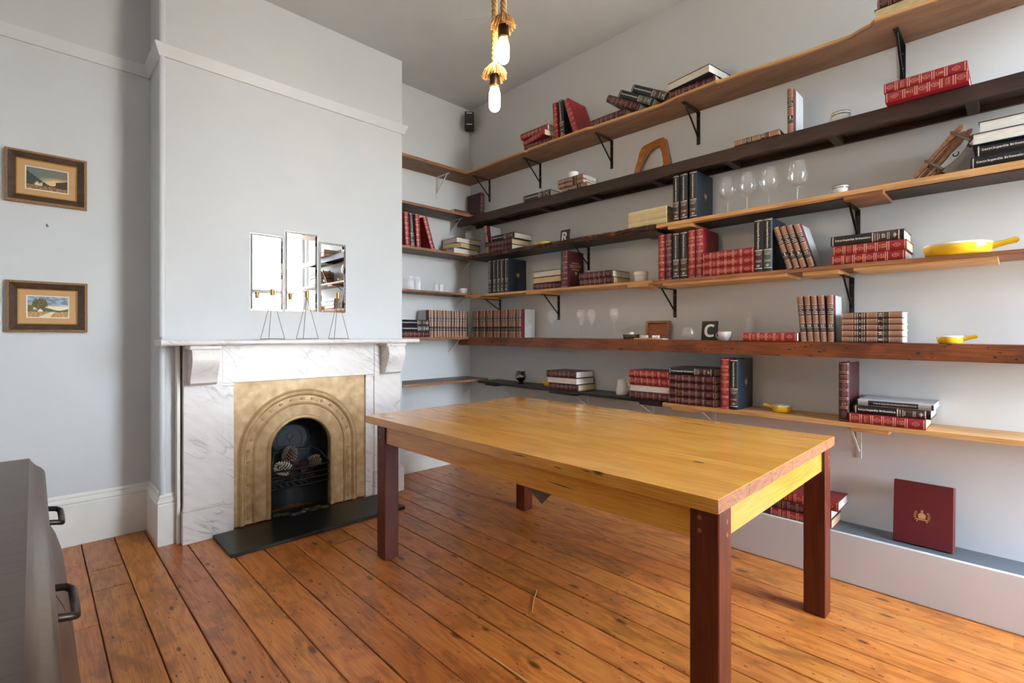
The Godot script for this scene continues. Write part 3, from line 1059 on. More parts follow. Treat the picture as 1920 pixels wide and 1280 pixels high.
	for i in 25:
		var an := PI * i / 24.0
		out.append(Vector2(cx - 0.012 + cos(an) * 0.125, 0.455 + sin(an) * 0.125))
	out.append(Vector2(cx - 0.105, 0.40))
	out.append(Vector2(cx + 0.08, 0.40))
	bp.prism(out, 0.14, 0.152)
	bp.span(Vector3(cx - 0.14, 0.372, 0.13), Vector3(cx + 0.13, 0.392, 0.165), 0.004)
	bp.span(Vector3(cx - 0.15, 0.14, 0.13), Vector3(cx + 0.14, 0.372, 0.15), 0.004)
	put(f, "fireback", bp, M.cast_iron, o)
	var rim := MB.new()
	var rpts := []
	for p in out:
		rpts.append(Vector3(p.x, p.y, 0.154))
	rpts.append(rpts[0])
	rim.tube(rpts, 0.006, 6)
	var ipts := []
	for i in 21:
		var an := PI * i / 20.0
		ipts.append(Vector3(cx - 0.012 + cos(an) * 0.085, 0.455 + sin(an) * 0.085, 0.153))
	ipts.append(Vector3(cx - 0.09, 0.418, 0.153)); ipts.append(Vector3(cx + 0.066, 0.418, 0.153)); ipts.append(ipts[0])
	rim.tube(ipts, 0.0025, 5)
	var ros := []
	for i in 13:
		ros.append(Vector3(cx - 0.012 + cos(TAU * i / 12) * 0.022, 0.482 + sin(TAU * i / 12) * 0.022, 0.153))
	rim.tube(ros, 0.003, 5)
	rim.tube([Vector3(cx - 0.012, 0.46, 0.153), Vector3(cx - 0.012, 0.44, 0.153)], 0.003, 5)
	put(f, "fireback_rim", rim, M.cast_iron, o)
	# curled cheek rails of the basket
	for s in [-1.0, 1.0]:
		var ck := MB.new()
		var cp := []
		for i in 13:
			var t := i / 12.0
			cp.append(Vector3(cx + s * lerpf(0.125, 0.186, t), 0.30 + 0.09 * pow(cos(t * PI / 2), 0.8), lerpf(0.17, 0.328, t)))
		ck.tube(cp, 0.006, 6)
		put(f, "basket_cheek", ck, M.cast_iron, o)
	# fire basket
	for y in [0.186, 0.222, 0.258, 0.298]:
		var gb := MB.new()
		var gp := []
		for i in 9:
			var t := i / 8.0
			gp.append(Vector3(lerpf(cx - 0.187, cx + 0.187, t), y, 0.318 + 0.016 * sin(t * PI)))
		gb.tube(gp, 0.0055 if y < 0.29 else 0.0068, 8)
		put(f, "grate_bar", gb, M.black_iron, o)
	put(f, "grate_stay", B(Vector3(cx - 0.006, 0.18, 0.322), Vector3(cx + 0.006, 0.3, 0.329), 0.001), M.black_iron, o)
	var gf := MB.new()
	for i in 9:
		var gx: float = cx - 0.16 + i * 0.04
		gf.tube([Vector3(gx, 0.18, 0.31), Vector3(gx, 0.18, 0.15)], 0.005, 6)
	put(f, "grate_floor", gf, M.black_iron, o)
	var asx := MB.new()
	rng.seed = 4
	for i in 9:
		asx.xf = Transform3D(Basis.from_euler(Vector3(rng.randf(), rng.randf() * 3, rng.randf())).scaled(Vector3(1.0, 0.35, 0.8)), Vector3(cx - 0.15 + i * 0.035, 0.022, 0.33 + rng.randf_range(-0.03, 0.06)))
		asx.lathe(V2([0.0, -0.03, 0.026, -0.012, 0.032, 0.008, 0.018, 0.026, 0.0, 0.03]), 7)
	asx.xf = Transform3D.IDENTITY
	put(f, "hearth_rubble", asx, M.ash, o).set_meta("kind", "stuff")
	var h := thing("hearth_slab", "black slate hearth slab on the floor before the fireplace", "hearth", Vector3(-1.7, 0.0, 0.53))
	put(h, "slab", B(Vector3(-0.523, 0.0, -0.146), Vector3(0.53, 0.02, 0.212), 0.003), M.slate)
	put(h, "inner_slab", B(Vector3(-0.19, 0.0, -0.3), Vector3(0.19, 0.016, -0.146)), M.slate)
	# pine cones in the basket
	var spots := [[Vector3(-1.735, 0.374, 0.222), Vector3(12, 0, -10), 1.0, "brown pine cone topmost on the pile in the fire basket", "cone_scale"],
		[Vector3(-1.795, 0.3, 0.268), Vector3(25, 0, 62), 0.95, "frosted pale pine cone lying at the front of the fire basket", "cone_frosted"],
		[Vector3(-1.678, 0.295, 0.262), Vector3(30, 40, -62), 0.72, "dark brown pine cone lying in the middle of the fire basket", "cone_brown"],
		[Vector3(-1.58, 0.31, 0.25), Vector3(40, 0, -66), 0.84, "brown pine cone tilted at the far end of the fire basket", "cone_scale"],
		[Vector3(-1.75, 0.228, 0.262), Vector3(80, 60, 0), 0.5, "pine cone showing low behind the bars under the frosted cone", "cone_brown"],
		[Vector3(-1.62, 0.228, 0.255), Vector3(80, -50, 0), 0.6, "pine cone showing low behind the bars at the far end", "cone_brown"]]
	var cone := MB.new()
	var core := L(V2([0.0, -0.046, 0.02, -0.042, 0.03, -0.022, 0.028, 0.0, 0.018, 0.028, 0.0, 0.05]), 12).mesh()
	for i in 84:
		var t := i / 84.0
		var an := i * 2.39996
		var y := -0.044 + 0.09 * t
		var r := 0.03 * sqrt(maxf(0.0, 1.0 - pow((t - 0.34) / 0.68, 2.0))) + 0.003
		var d := Vector3(cos(an), 0, sin(an))
		var side := Vector3(-d.z, 0, d.x)
		# a woody scale: narrow stalk, broad thick rhombic tip curling outward
		var a := d * (r * 0.6) + Vector3(0, y - 0.004, 0)
		var c := d * (r + 0.011) + side * 0.0085 + Vector3(0, y + 0.003, 0)
		var e := d * (r + 0.011) - side * 0.0085 + Vector3(0, y + 0.003, 0)
		var up := d * (r + 0.012) + Vector3(0, y + 0.0105, 0)
		var lo := d * (r + 0.008) + Vector3(0, y - 0.0045, 0)
		var tip := d * (r + 0.018) + Vector3(0, y + 0.0045, 0)
		for q in [[tip, c, up], [tip, up, e], [tip, e, lo], [tip, lo, c], [a, c, up], [a, up, e], [a, e, lo], [a, lo, c]]:
			var nn: Vector3 = (q[1] - q[0]).cross(q[2] - q[0]).normalized()
			var mid: Vector3 = (q[0] + q[1] + q[2]) / 3.0 - (d * (r + 0.008) + Vector3(0, y + 0.003, 0))
			if nn.dot(mid) < 0.0:
				nn = -nn
			cone.tri(q[0], q[1], q[2], nn, nn, nn)
	var scales := cone.mesh()
	for s in spots:
		var pc := thing("pine_cone", s[3], "pine cone", s[0], s[1], "pine cones in the fire basket")
		pc.scale = Vector3.ONE * s[2]
		put(pc, "core", core, M.cone_brown)
		put(pc, "scales", scales, M[s[4]]).set_meta("kind", "stuff")

# ---------------------------------------------------------------- furniture
func table() -> void:
	var t := thing("dining_table", "honey-coloured wooden dining table with dark red legs in the middle of the room", "table", Vector3(-1.11, 0, 2.125))
	var o := Vector3(1.11, 0, -2.125)
	var xs := [-1.69, -1.475, -1.29, -1.085, -0.86, -0.655, -0.532]
	rng.seed = 21
	for i in xs.size() - 1:
		var m := MB.new()
		m.us = Vector2(0.42, 1.0)
		m.uo = Vector2(rng.randf(), rng.randf())
		m.span(Vector3(xs[i] + 0.0003, 0.703, 1.185), Vector3(xs[i + 1] - 0.0003, 0.742, 3.073), 0.0012, 2)
		var tb := put(t, "top_board", m, M.table_board, o)
		var eg := MB.new()
		eg.us = Vector2(2.2, 3.0)
		eg.uo = Vector2(rng.randf(), rng.randf())
		eg.span(Vector3(xs[i] + 0.001, 0.7042, 3.072), Vector3(xs[i + 1] - 0.001, 0.7408, 3.0738), 0.0, 0)
		put(tb, "end_grain", eg, M.end_grain)
	for z in [[1.247, 1.327], [2.98, 3.062]]:
		for x in [[-1.657, -1.575], [-0.622, -0.545]]:
			var m := MB.new()
			m.us = Vector2(0.9, 2.0)
			m.uo = Vector2(rng.randf(), rng.randf())
			m.span(Vector3(x[0], 0.0, z[0]), Vector3(x[1], 0.703, z[1]), 0.003, 1)
			var lg := put(t, "leg", m, M.mahogany, o)
			var plug := L(V2([0.0, -0.001, 0.0065, -0.001, 0.0065, 0.0008, 0.0, 0.0008]), 14).mesh()
			var zc: float = (z[0] + z[1]) * 0.5
			var xc: float = (x[0] + x[1]) * 0.5
			for y in [0.672, 0.636]:
				put(lg, "dowel_plug", plug, M.alder, Vector3(x[0], y, zc - 0.012), Vector3(0, 0, 90))
				if z[0] > 2:
					put(lg, "dowel_plug", plug, M.alder, Vector3(xc + 0.012, y - 0.012, z[1]), Vector3(90, 0, 0))
	for e in [[-1.648, 1.327, -1.622, 2.98, 2], [-0.58, 1.327, -0.554, 2.98, 2], [-1.575, 1.262, -0.622, 1.288, 0], [-1.575, 3.02, -0.622, 3.048, 0]]:
		var m := MB.new()
		m.us = Vector2(0.42, 1.0)
		m.uo = Vector2(rng.randf(), rng.randf())
		m.span(Vector3(e[0], 0.605, e[1]), Vector3(e[2], 0.703, e[3]), 0.0015, e[4])
		put(t, "apron", m, M.table_board, o)
	for e in [[-1.6484, 0.65, 2.443, 0.646, 2.566], [-1.6904, 0.729, 2.297, 0.732, 2.387], [-1.6904, 0.723, 2.51, 0.721, 2.549], [-1.6904, 0.735, 2.626, 0.733, 2.674]]:
		var sp := MB.new()
		sp.xf = Transform3D(Basis(Vector3(0, 0, 1), Vector3(0, 1, 0), Vector3(-1, 0, 0)), Vector3(e[0], 0, 0))
		var a := Vector2(e[2], e[1])
		var q := Vector2(e[4], e[3])
		sp.prism(PackedVector2Array([a, a.lerp(q, 0.3) - Vector2(0, 0.0018), a.lerp(q, 0.65) - Vector2(0, 0.0022), q, a.lerp(q, 0.55) + Vector2(0, 0.0014)]), -0.0008, 0.0002)
		put(t, "wood_split", sp, M.dark_stain, o)
	var cd := MB.new()
	cd.xf = Transform3D(Basis(Vector3(0, 0, 1), Vector3(0, 1, 0), Vector3(-1, 0, 0)), Vector3(-1.61, 0, 0))
	cd.prism(PackedVector2Array([Vector2(2.20, 0.66), Vector2(2.285, 0.603), Vector2(2.385, 0.545), Vector2(2.43, 0.59), Vector2(2.47, 0.66)]), -0.002, 0.002)
	cd.xf = Transform3D.IDENTITY
	put(t, "corner_card", cd, M.grey_board, o)

	var sw := thing("straw", "thin tan straw lying on the floor boards under the table edge", "straw", Vector3(-1.38, 0.0, 2.13))
	var sm := MB.new()
	sm.tube([Vector3(-0.078, 0.003, 0.058), Vector3(0.0, 0.004, -0.004), Vector3(0.075, 0.003, -0.054)], 0.002, 6)
	put(sw, "stem", sm, M.pine)

func cabinet() -> void:
	var c := thing("sideboard", "dark brown sideboard with moulded top and bail handles in the near corner", "sideboard", Vector3(-3.2, 0, 2.4))
	var o := Vector3(3.2, 0, -2.4)
	var m := MB.new()
	m.us = Vector2(0.5, 0.8)
	# outlines across the piece: x from the back to the drawer fronts
	var top := PackedVector2Array([Vector2(-3.49, 0.74), Vector2(-3.49, 0.795), Vector2(-2.972, 0.795), Vector2(-2.968, 0.786), Vector2(-2.958, 0.772), Vector2(-2.946, 0.762), Vector2(-2.939, 0.752), Vector2(-2.937, 0.742), Vector2(-2.937, 0.738)])
	m.prism(top, 1.52, 3.3, true)
	put(c, "top", m, M.cabinet_wood, o)
	var b := MB.new()
	b.span(Vector3(-3.49, 0.05, 1.545), Vector3(-2.962, 0.742, 3.28), 0.004)
	put(c, "carcass", b, M.cabinet_wood, o)
	for e in [[1.555, 2.125], [2.135, 2.705], [2.715, 3.27]]:
		var d := MB.new()
		d.prism(PackedVector2Array([Vector2(-2.965, 0.612), Vector2(-2.965, 0.736), Vector2(-2.944, 0.736), Vector2(-2.937, 0.728), Vector2(-2.937, 0.62), Vector2(-2.942, 0.612)]), e[0], e[1], false)
		var dr := put(c, "upper_drawer", d, M.cabinet_wood, o)
		var hb := MB.new()
		var zc: float = (e[0] + e[1]) * 0.5 - (0.16 if e[0] < 2 else 0.1)
		hb.tube([Vector3(-2.94, 0.655, zc - 0.075), Vector3(-2.915, 0.65, zc - 0.075), Vector3(-2.906, 0.645, zc - 0.066), Vector3(-2.905, 0.642, zc), Vector3(-2.906, 0.645, zc + 0.066), Vector3(-2.915, 0.65, zc + 0.075), Vector3(-2.94, 0.655, zc + 0.075)], 0.0075, 8)
		put(dr, "bail_handle", hb, M.bronze)
		var l := MB.new()
		var pts := PackedVector2Array([Vector2(-2.965, 0.07)])
		for i in 13:
			var t := i / 12.0
			pts.append(Vector2(-2.965 + 0.078 * pow(sin(PI * clampf(t, 0.02, 0.98)), 0.32), lerpf(0.07, 0.606, t)))
		pts.append(Vector2(-2.965, 0.606))
		l.prism(pts, e[0], e[1], true)
		put(c, "bombe_front", l, M.cabinet_wood, o)
	put(c, "plinth", B(Vector3(-3.47, 0.0, 1.57), Vector3(-2.93, 0.07, 3.26), 0.004), M.cabinet_wood, o)

# ---------------------------------------------------------------- shelving
func wall_board(label: String, pts: Array, y0: float, y1: float, thick: float, m: Material, extras: Array = [], edge: Material = null) -> Node3D:
	var z0: float = pts[0]
	var z1: float = pts[pts.size() - 2]
	var o := thing("shelf_board", label, "shelf", Vector3(0, y0, z0), Vector3(-rad_to_deg(atan2(y1 - y0, z1 - z0)), 0, 0), "shelf boards on the long wall")
	var b := MB.new()
	b.us = Vector2(0.42, 1.2)
	rng.seed = hash(label)
	b.uo = Vector2(rng.randf(), rng.randf())
	var poly := PackedVector2Array([Vector2(0, 0.002)])
	for i in range(0, pts.size(), 2):
		poly.append(Vector2(pts[i] - z0, pts[i + 1]))
	poly.append(Vector2(z1 - z0, 0.002))
	b.xf = Transform3D(Basis(Vector3(0, 0, 1), Vector3(-1, 0, 0), Vector3(0, -1, 0)), Vector3.ZERO)
	b.prism(poly, 0, thick)
	b.xf = Transform3D.IDENTITY
	put(o, "board", b, m)
	if edge:   # raw sawn front edge, paler than the stained faces
		var s := MB.new()
		s.us = Vector2(0.5, 2.0)
		for i in range(0, pts.size() - 2, 2):
			var a0 := Vector3(-pts[i + 1] - 0.0006, 0.0003, pts[i] - z0)
			var a1 := Vector3(-pts[i + 3] - 0.0006, 0.0003, pts[i + 2] - z0)
			var dn := Vector3(0, -thick * 0.62, 0)
			var nn := Vector3(-(a1.z - a0.z), 0, a1.x - a0.x).normalized()
			s.quad(a0, a1, a1 + dn, a0 + dn, nn, [Vector2(a0.z * 0.5, 0), Vector2(a1.z * 0.5, 0), Vector2(a1.z * 0.5, 0.1), Vector2(a0.z * 0.5, 0.1)])
		put(o, "sawn_edge", s, edge)
	for e in extras:   # battens: z0, z1, depth from, depth to, drop, height, material, name
		var k := MB.new()
		k.us = Vector2(0.5, 1.2)
		k.uo = Vector2(rng.randf(), rng.randf())
		k.span(Vector3(-e[3], -thick - e[4] - e[5], e[0] - z0), Vector3(-e[2], -thick - e[4], e[1] - z0), 0.001, 2 if e[1] - e[0] > 0.05 else 0)
		put(o, e[7], k, e[6])
	return o

func bracket(at: Vector3, turn: float, h: float, arm: float, m: Material, label: String) -> void:
	var o := thing("shelf_bracket", label, "bracket", at, Vector3(0, turn, 0), "shelf brackets")
	put(o, "upright", B(Vector3(-0.005, -h, -0.011), Vector3(-0.001, 0, 0.011), 0.001), m)
	put(o, "arm", B(Vector3(-arm, -0.004, -0.011), Vector3(-0.001, -0.0005, 0.011), 0.001), m)
	var b := MB.new()
	var p0 := Vector3(-0.006, -h * 0.78, 0)
	var p1 := Vector3(-arm * 0.86, -0.005, 0)
	var d := (p1 - p0).normalized()
	b.xf = Transform3D(Basis(d, d.cross(Vector3(0, 0, 1)) * -1.0, Vector3(0, 0, 1)), (p0 + p1) * 0.5)
	b.box(Vector3.ZERO, Vector3(p0.distance_to(p1), 0.006, 0.01), 0.0015)
	b.xf = Transform3D.IDENTITY
	put(o, "brace", b, m)
	for y in [0.2, 0.55, 0.93]:
		var s := MB.new()
		s.xf = Transform3D(Basis(Vector3.FORWARD, -PI / 2), Vector3(-0.005, -h * y, 0))
		s.lathe(V2([0.0, -0.0015, 0.0035, -0.001, 0.004, 0.0, 0.0, 0.0]), 8)
		put(o, "screw", s, M.screw)

func shelving() -> void:
	# long wall, from the top down
	var pn: Material = M.pine
	wall_board("highest brown shelf board with ragged front edge on the long wall", [0.256, 0.25, 0.35, 0.25, 0.97, 0.262, 0.99, 0.25, 1.02, 0.262, 1.57, 0.262, 1.60, 0.25, 1.66, 0.248, 2.0, 0.232, 2.10, 0.223, 2.16, 0.235, 2.2, 0.243, 2.45, 0.262, 2.48, 0.25, 2.6, 0.247, 2.86, 0.228, 3.07, 0.227, 3.11, 0.248, 3.15, 0.262, 3.17, 0.288, 3.39, 0.275, 4.14, 0.272], 2.593, 2.565, 0.022, M.walnut, [], M.pine)
	var ex := []
	for z in [0.5, 1.03, 1.51, 2.0, 2.476, 2.98, 3.48, 3.95]:
		ex.append([z - 0.02, z + 0.02, 0.02, 0.212, -0.0002, 0.03, M.dark_stain, "cross_batten"])
	ex.append([0.105, 4.14, 0.212, 0.236, -0.022, 0.066, M.dark_stain, "fascia"])
	ex.append([0.105, 4.14, 0.002, 0.02, -0.0002, 0.028, M.dark_stain, "wall_batten"])
	wall_board("dark second shelf with deep fascia on the long wall", [0.105, 0.2118, 4.14, 0.2118], 2.2035, 2.181, 0.022, M.dark_stain, ex)
	var lv := []
	rng.seed = 77
	for i in 60:
		var z := 0.245 + 1.83 * i / 59.0
		lv.append(z)
		lv.append(0.238 + rng.randf_range(-0.008, 0.008) + 0.008 * sin(i * 0.35))
	var bk := wall_board("dark live-edge third shelf plank with bark front", lv, 1.858, 1.845, 0.026, M.dark_stain, [[1.93, 2.075, 0.02, 0.225, 0.0, 0.018, M.dark_stain, "joint_plate"]])
	var bark := MB.new()
	bark.us = Vector2(1.0, 6.0)
	for i in 118:
		var t0 := 1.83 * i / 118.0
		var t1 := 1.83 * (i + 1) / 118.0
		var d0 := 0.246 + 0.006 * sin(i * 1.7) + 0.004 * sin(i * 0.61)
		var d1 := 0.246 + 0.006 * sin((i + 1) * 1.7) + 0.004 * sin((i + 1) * 0.61)
		var h0 := 0.004 * sin(i * 2.3)
		var h1 := 0.004 * sin((i + 1) * 2.3)
		var q := [Vector3(-d0 + 0.014, -0.028 + h0, t0), Vector3(-d1 + 0.014, -0.028 + h1, t1), Vector3(-d1, -0.012, t1), Vector3(-d0, -0.012, t0), Vector3(-d1 + 0.008, 0.0012, t1), Vector3(-d0 + 0.008, 0.0012, t0)]
		for k in [[0, 1, 2, 3], [3, 2, 4, 5]]:
			var nn: Vector3 = (q[k[1]] - q[k[0]]).cross(q[k[3]] - q[k[0]]).normalized()
			if nn.x > 0:
				nn = -nn
			bark.quad(q[k[0]], q[k[1]], q[k[2]], q[k[3]], nn, [Vector2(t0, 0.0), Vector2(t1, 0.0), Vector2(t1, 0.5), Vector2(t0, 0.5)])
	put(bk, "bark_edge", bark, M.bark)
	wall_board("pale pine third shelf board carrying the large wine glasses", [2.082, 0.25, 4.14, 0.25], 1.840, 1.840, 0.02, pn, [[2.155, 2.30, 0.02, 0.245, 0.0, 0.02, M.pine, "joint_plate"], [3.045, 3.195, 0.02, 0.242, 0.0, 0.02, M.alder, "joint_plate"], [2.09, 4.12, 0.005, 0.2, 0.0, 0.004, M.dark_stain, "dark_underside"]])  # last entry: thin dark sheet beneath the pale board, short of its front
	wall_board("pale pine fourth shelf board near the alcove", [0.232, 0.245, 2.052, 0.238], 1.518, 1.507, 0.017, pn, [[0.30, 0.42, 0.02, 0.236, 0.0, 0.014, M.pine, "joint_plate"], [0.97, 1.125, 0.02, 0.24, 0.0, 0.014, M.pine, "joint_plate"], [1.87, 2.02, 0.02, 0.236, 0.0, 0.018, M.pine, "joint_plate"]])
	wall_board("brown fourth shelf board carrying the large yellow pan", [2.056, 0.25, 4.14, 0.25], 1.500, 1.500, 0.018, M.alder, [[2.12, 2.80, 0.01, 0.243, 0.0, 0.016, M.pine, "joint_plate"], [2.872, 3.022, 0.02, 0.238, 0.0, 0.02, M.pine, "joint_plate"], [3.083, 3.56, 0.01, 0.243, 0.0, 0.014, M.pine, "joint_plate"]])
	wall_board("thick reddish beam shelf on the long wall", [0.265, 0.232, 4.14, 0.232], 1.1545, 1.127, 0.072, M.beam, [[0.11, 0.2648, 0.002, 0.225, -0.05, 0.05, M.beam, "end_block"]])
	wall_board("black painted lower shelf board near the alcove", [0.39, 0.235, 2.1, 0.235], 0.780, 0.767, 0.018, M.black_paint, [[0.47, 0.61, 0.03, 0.225, 0.0, 0.014, M.black_paint, "joint_plate"], [1.19, 1.44, 0.02, 0.225, 0.0, 0.014, M.black_paint, "joint_plate"], [1.95, 2.1, 0.02, 0.225, 0.0, 0.016, M.black_paint, "joint_plate"]])
	wall_board("pale pine lower shelf board at the window end", [2.12, 0.245, 4.14, 0.245], 0.764, 0.764, 0.021, pn, [[2.175, 2.315, 0.02, 0.238, 0.0, 0.018, M.pine, "joint_plate"], [3.07, 3.215, 0.02, 0.238, 0.0, 0.018, M.pine, "joint_plate"]])
	# alcove
	var al := [[2.600, 0.025, 0.25, -0.006, M.walnut, "highest brown alcove shelf beneath the small speaker"], [2.230, 0.022, 0.245, -0.128, M.grey_board, "second alcove shelf with a maroon book at its end"], [1.880, 0.021, 0.24, -0.1, M.grey_board, "third alcove shelf carrying four upright books"], [1.536, 0.017, 0.228, -0.165, M.grey_board, "fourth alcove shelf carrying glass jars"], [1.154, 0.019, 0.255, -0.165, M.alder, "fifth alcove shelf carrying the tan book row"], [0.785, 0.02, 0.3, -0.04, M.grey_board, "lowest empty alcove shelf beside the mantelpiece"]]
	for a in al:
		var o := thing("alcove_shelf", a[5], "shelf", Vector3(-0.914, a[0], 0.002), Vector3.ZERO, "short alcove shelves")
		var b := MB.new()
		b.us = Vector2(0.8, 1.4)
		b.uo = Vector2(a[0], a[0] * 3.0)
		b.span(Vector3(0, -a[1], 0), Vector3(a[3] + 0.914, 0, a[2]), 0.0015, 0)
		put(o, "board", b, a[4])
		var e := MB.new()
		e.us = Vector2(0.8, 1.4)
		e.span(Vector3(0, -a[1] + 0.001, a[2]), Vector3(a[3] + 0.914, -0.001, a[2] + 0.0012), 0.0, 0)
		put(o, "worn_front_edge", e, M.alder)
	# brackets: long wall
	var lb := "black iron shelf bracket under the "
	for e in [[2.5705, 0.279, 0.195, "highest shelf nearest the corner"], [2.566, 0.901, 0.2, "highest shelf, second from the corner"], [2.558, 1.592, 0.2, "highest shelf left of the wooden frame"], [2.552, 2.231, 0.2, "highest shelf right of the wooden frame"], [2.5435, 3.233, 0.2, "highest shelf behind the overhanging red pair"],
			[1.823, 1.388, 0.17, "live-edge plank above the lettered maroon volume"], [1.797, 3.055, 0.17, "third shelf above the black topped stack"],
			[1.483, 0.419, 0.12, "fourth shelf nearest the corner"], [1.481, 1.097, 0.19, "fourth shelf above the flute glasses"], [1.4645, 2.075, 0.18, "fourth shelf above the stemless glass"], [1.4605, 3.03, 0.19, "fourth shelf above the standing tan volumes"]]:
		bracket(Vector3(0, e[0] - 0.0012, e[1]), 0, e[2], 0.2, M.bracket_black, lb + e[3])
	var lg := "pale metal shelf bracket under the "
	for e in [[0.742, 0.585, 0.13, "black lower shelf by the pewter jug"], [0.738, 1.376, 0.12, "black lower shelf behind the table"], [0.7475, 1.915, 0.11, "black lower shelf end"], [0.7235, 2.33, 0.11, "pine lower shelf behind the table"], [0.7235, 3.06, 0.17, "pine lower shelf below the atlas stack"]]:
		bracket(Vector3(0, e[0] - (0.0 if e[1] != 1.915 else 0.016), e[1]), 0, e[2], 0.19, M.bracket_grey, lg + e[3])
	# brackets: alcove
	var la := "white shelf bracket under the "
	for e in [[-0.385, 2.574, 0.18, "highest alcove shelf"], [-0.235, 2.207, 0.125, "second alcove shelf"], [-0.112, 1.858, 0.16, "third alcove shelf at the corner"], [-0.9, 1.858, 0.12, "third alcove shelf at the chimney breast"], [-0.175, 1.518, 0.13, "fourth alcove shelf at the corner"], [-0.9, 1.518, 0.1, "fourth alcove shelf at the chimney breast"], [-0.25, 1.134, 0.14, "fifth alcove shelf"], [-0.074, 0.764, 0.17, "lowest alcove shelf at the corner"], [-0.9, 0.764, 0.12, "lowest alcove shelf at the chimney breast"]]:
		bracket(Vector3(e[0], e[1], 0.0), 90, e[2], 0.18, M.bracket_white, la + e[3])

# ---------------------------------------------------------------- vessels and small things
func handle_ring(at: Vector3, r: float, h: float, thick: float, dir: Vector3) -> MB:
	var m := MB.new()
	var p := []
	for i in 13:
		var an := -PI / 2 + PI * i / 12.0
		p.append(at + dir * cos(an) * r + Vector3(0, sin(an) * h * 0.5, 0))
	m.tube(p, thick, 6)
	return m

func cup(label: String, at: Vector3, r: float, h: float, dir: Vector3, band := false) -> void:
	var o := thing("tea_cup", label, "cup", at, Vector3.ZERO, "white cups on the shelves")
	put(o, "bowl", L(V2([0.0, 0.0, r * 0.55, 0.0, r * 0.58, h * 0.06, r * 0.78, h * 0.2, r * 0.93, h * 0.55, r, h, r * 0.95, h, r * 0.88, h * 0.55, r * 0.7, h * 0.22, 0.0, h * 0.14]), 28), M.porcelain)
	put(o, "handle", handle_ring(dir * r * 0.9 + Vector3(0, h * 0.55, 0), r * 0.42, h * 0.6, r * 0.075, dir), M.porcelain)
	if band:
		put(o, "painted_band", L(V2([r * 0.972 + 0.0003, h * 0.74, r * 0.99 + 0.0004, h * 0.82]), 28), M.pewter)
		put(o, "painted_rim", L(V2([r * 0.994 + 0.0003, h * 0.955, r + 0.0004, h * 0.995]), 28), M.bronze)

func glass_profile(kind: String) -> Array:
	match kind:
		"wine": return V2([0.0, 0.0, 0.036, 0.0, 0.037, 0.0015, 0.012, 0.004, 0.0045, 0.010, 0.0038, 0.03, 0.0038, 0.072, 0.006, 0.082, 0.02, 0.090, 0.036, 0.104, 0.047, 0.126, 0.0485, 0.138, 0.044, 0.165, 0.0365, 0.2, 0.0335, 0.212, 0.0323, 0.212, 0.0353, 0.2, 0.0428, 0.165, 0.0472, 0.138, 0.0457, 0.127, 0.035, 0.106, 0.0195, 0.0925, 0.006, 0.087, 0.0, 0.0865])
		"flute": return V2([0.0, 0.0, 0.030, 0.0, 0.031, 0.0015, 0.010, 0.004, 0.0036, 0.010, 0.0032, 0.03, 0.0034, 0.085, 0.0075, 0.1, 0.018, 0.12, 0.0325, 0.15, 0.0355, 0.162, 0.034, 0.18, 0.027, 0.205, 0.0258, 0.205, 0.0328, 0.18, 0.0343, 0.162, 0.0312, 0.151, 0.0168, 0.122, 0.006, 0.104, 0.0, 0.1015])
		"tumbler": return V2([0.0, 0.0, 0.022, 0.0, 0.034, 0.006, 0.043, 0.022, 0.045, 0.036, 0.041, 0.056, 0.034, 0.074, 0.0328, 0.074, 0.0398, 0.056, 0.0437, 0.036, 0.0415, 0.023, 0.032, 0.009, 0.02, 0.0045, 0.0, 0.004])
		"jar": return V2([0.0, 0.0, 0.031, 0.0, 0.034, 0.004, 0.034, 0.085, 0.03, 0.098, 0.026, 0.104, 0.027, 0.118, 0.0255, 0.118, 0.0245, 0.104, 0.028, 0.097, 0.0318, 0.084, 0.0318, 0.006, 0.0, 0.005])
		"shot": return V2([0.0, 0.0, 0.026, 0.0, 0.028, 0.003, 0.029, 0.055, 0.026, 0.066, 0.027, 0.074, 0.0255, 0.074, 0.0245, 0.066, 0.0272, 0.055, 0.0262, 0.006, 0.0, 0.005])
		"vial": return V2([0.0, 0.0, 0.011, 0.0, 0.012, 0.002, 0.012, 0.05, 0.008, 0.062, 0.006, 0.068, 0.0075, 0.075, 0.0065, 0.079, 0.0055, 0.079, 0.0045, 0.068, 0.0068, 0.061, 0.0108, 0.05, 0.0108, 0.003, 0.0, 0.003])
		_: return V2([0.0, 0.0, 0.023, 0.0, 0.025, 0.003, 0.0255, 0.12, 0.023, 0.134, 0.014, 0.146, 0.0115, 0.152, 0.0112, 0.168, 0.0135, 0.170, 0.0135, 0.18, 0.011, 0.182, 0.0098, 0.18, 0.0096, 0.153, 0.0125, 0.145, 0.0212, 0.133, 0.0237, 0.12, 0.0232, 0.005, 0.0, 0.004])

func glassware(kind: String, called: String, label: String, category: String, at: Vector3, group := "") -> void:
	var o := thing(called, label, category, at, Vector3.ZERO, group)
	var key := "glass_" + kind
	if not meshes.has(key):
		meshes[key] = L(glass_profile(kind), 40).mesh()
	put(o, "glass_body", meshes[key], M.glass)

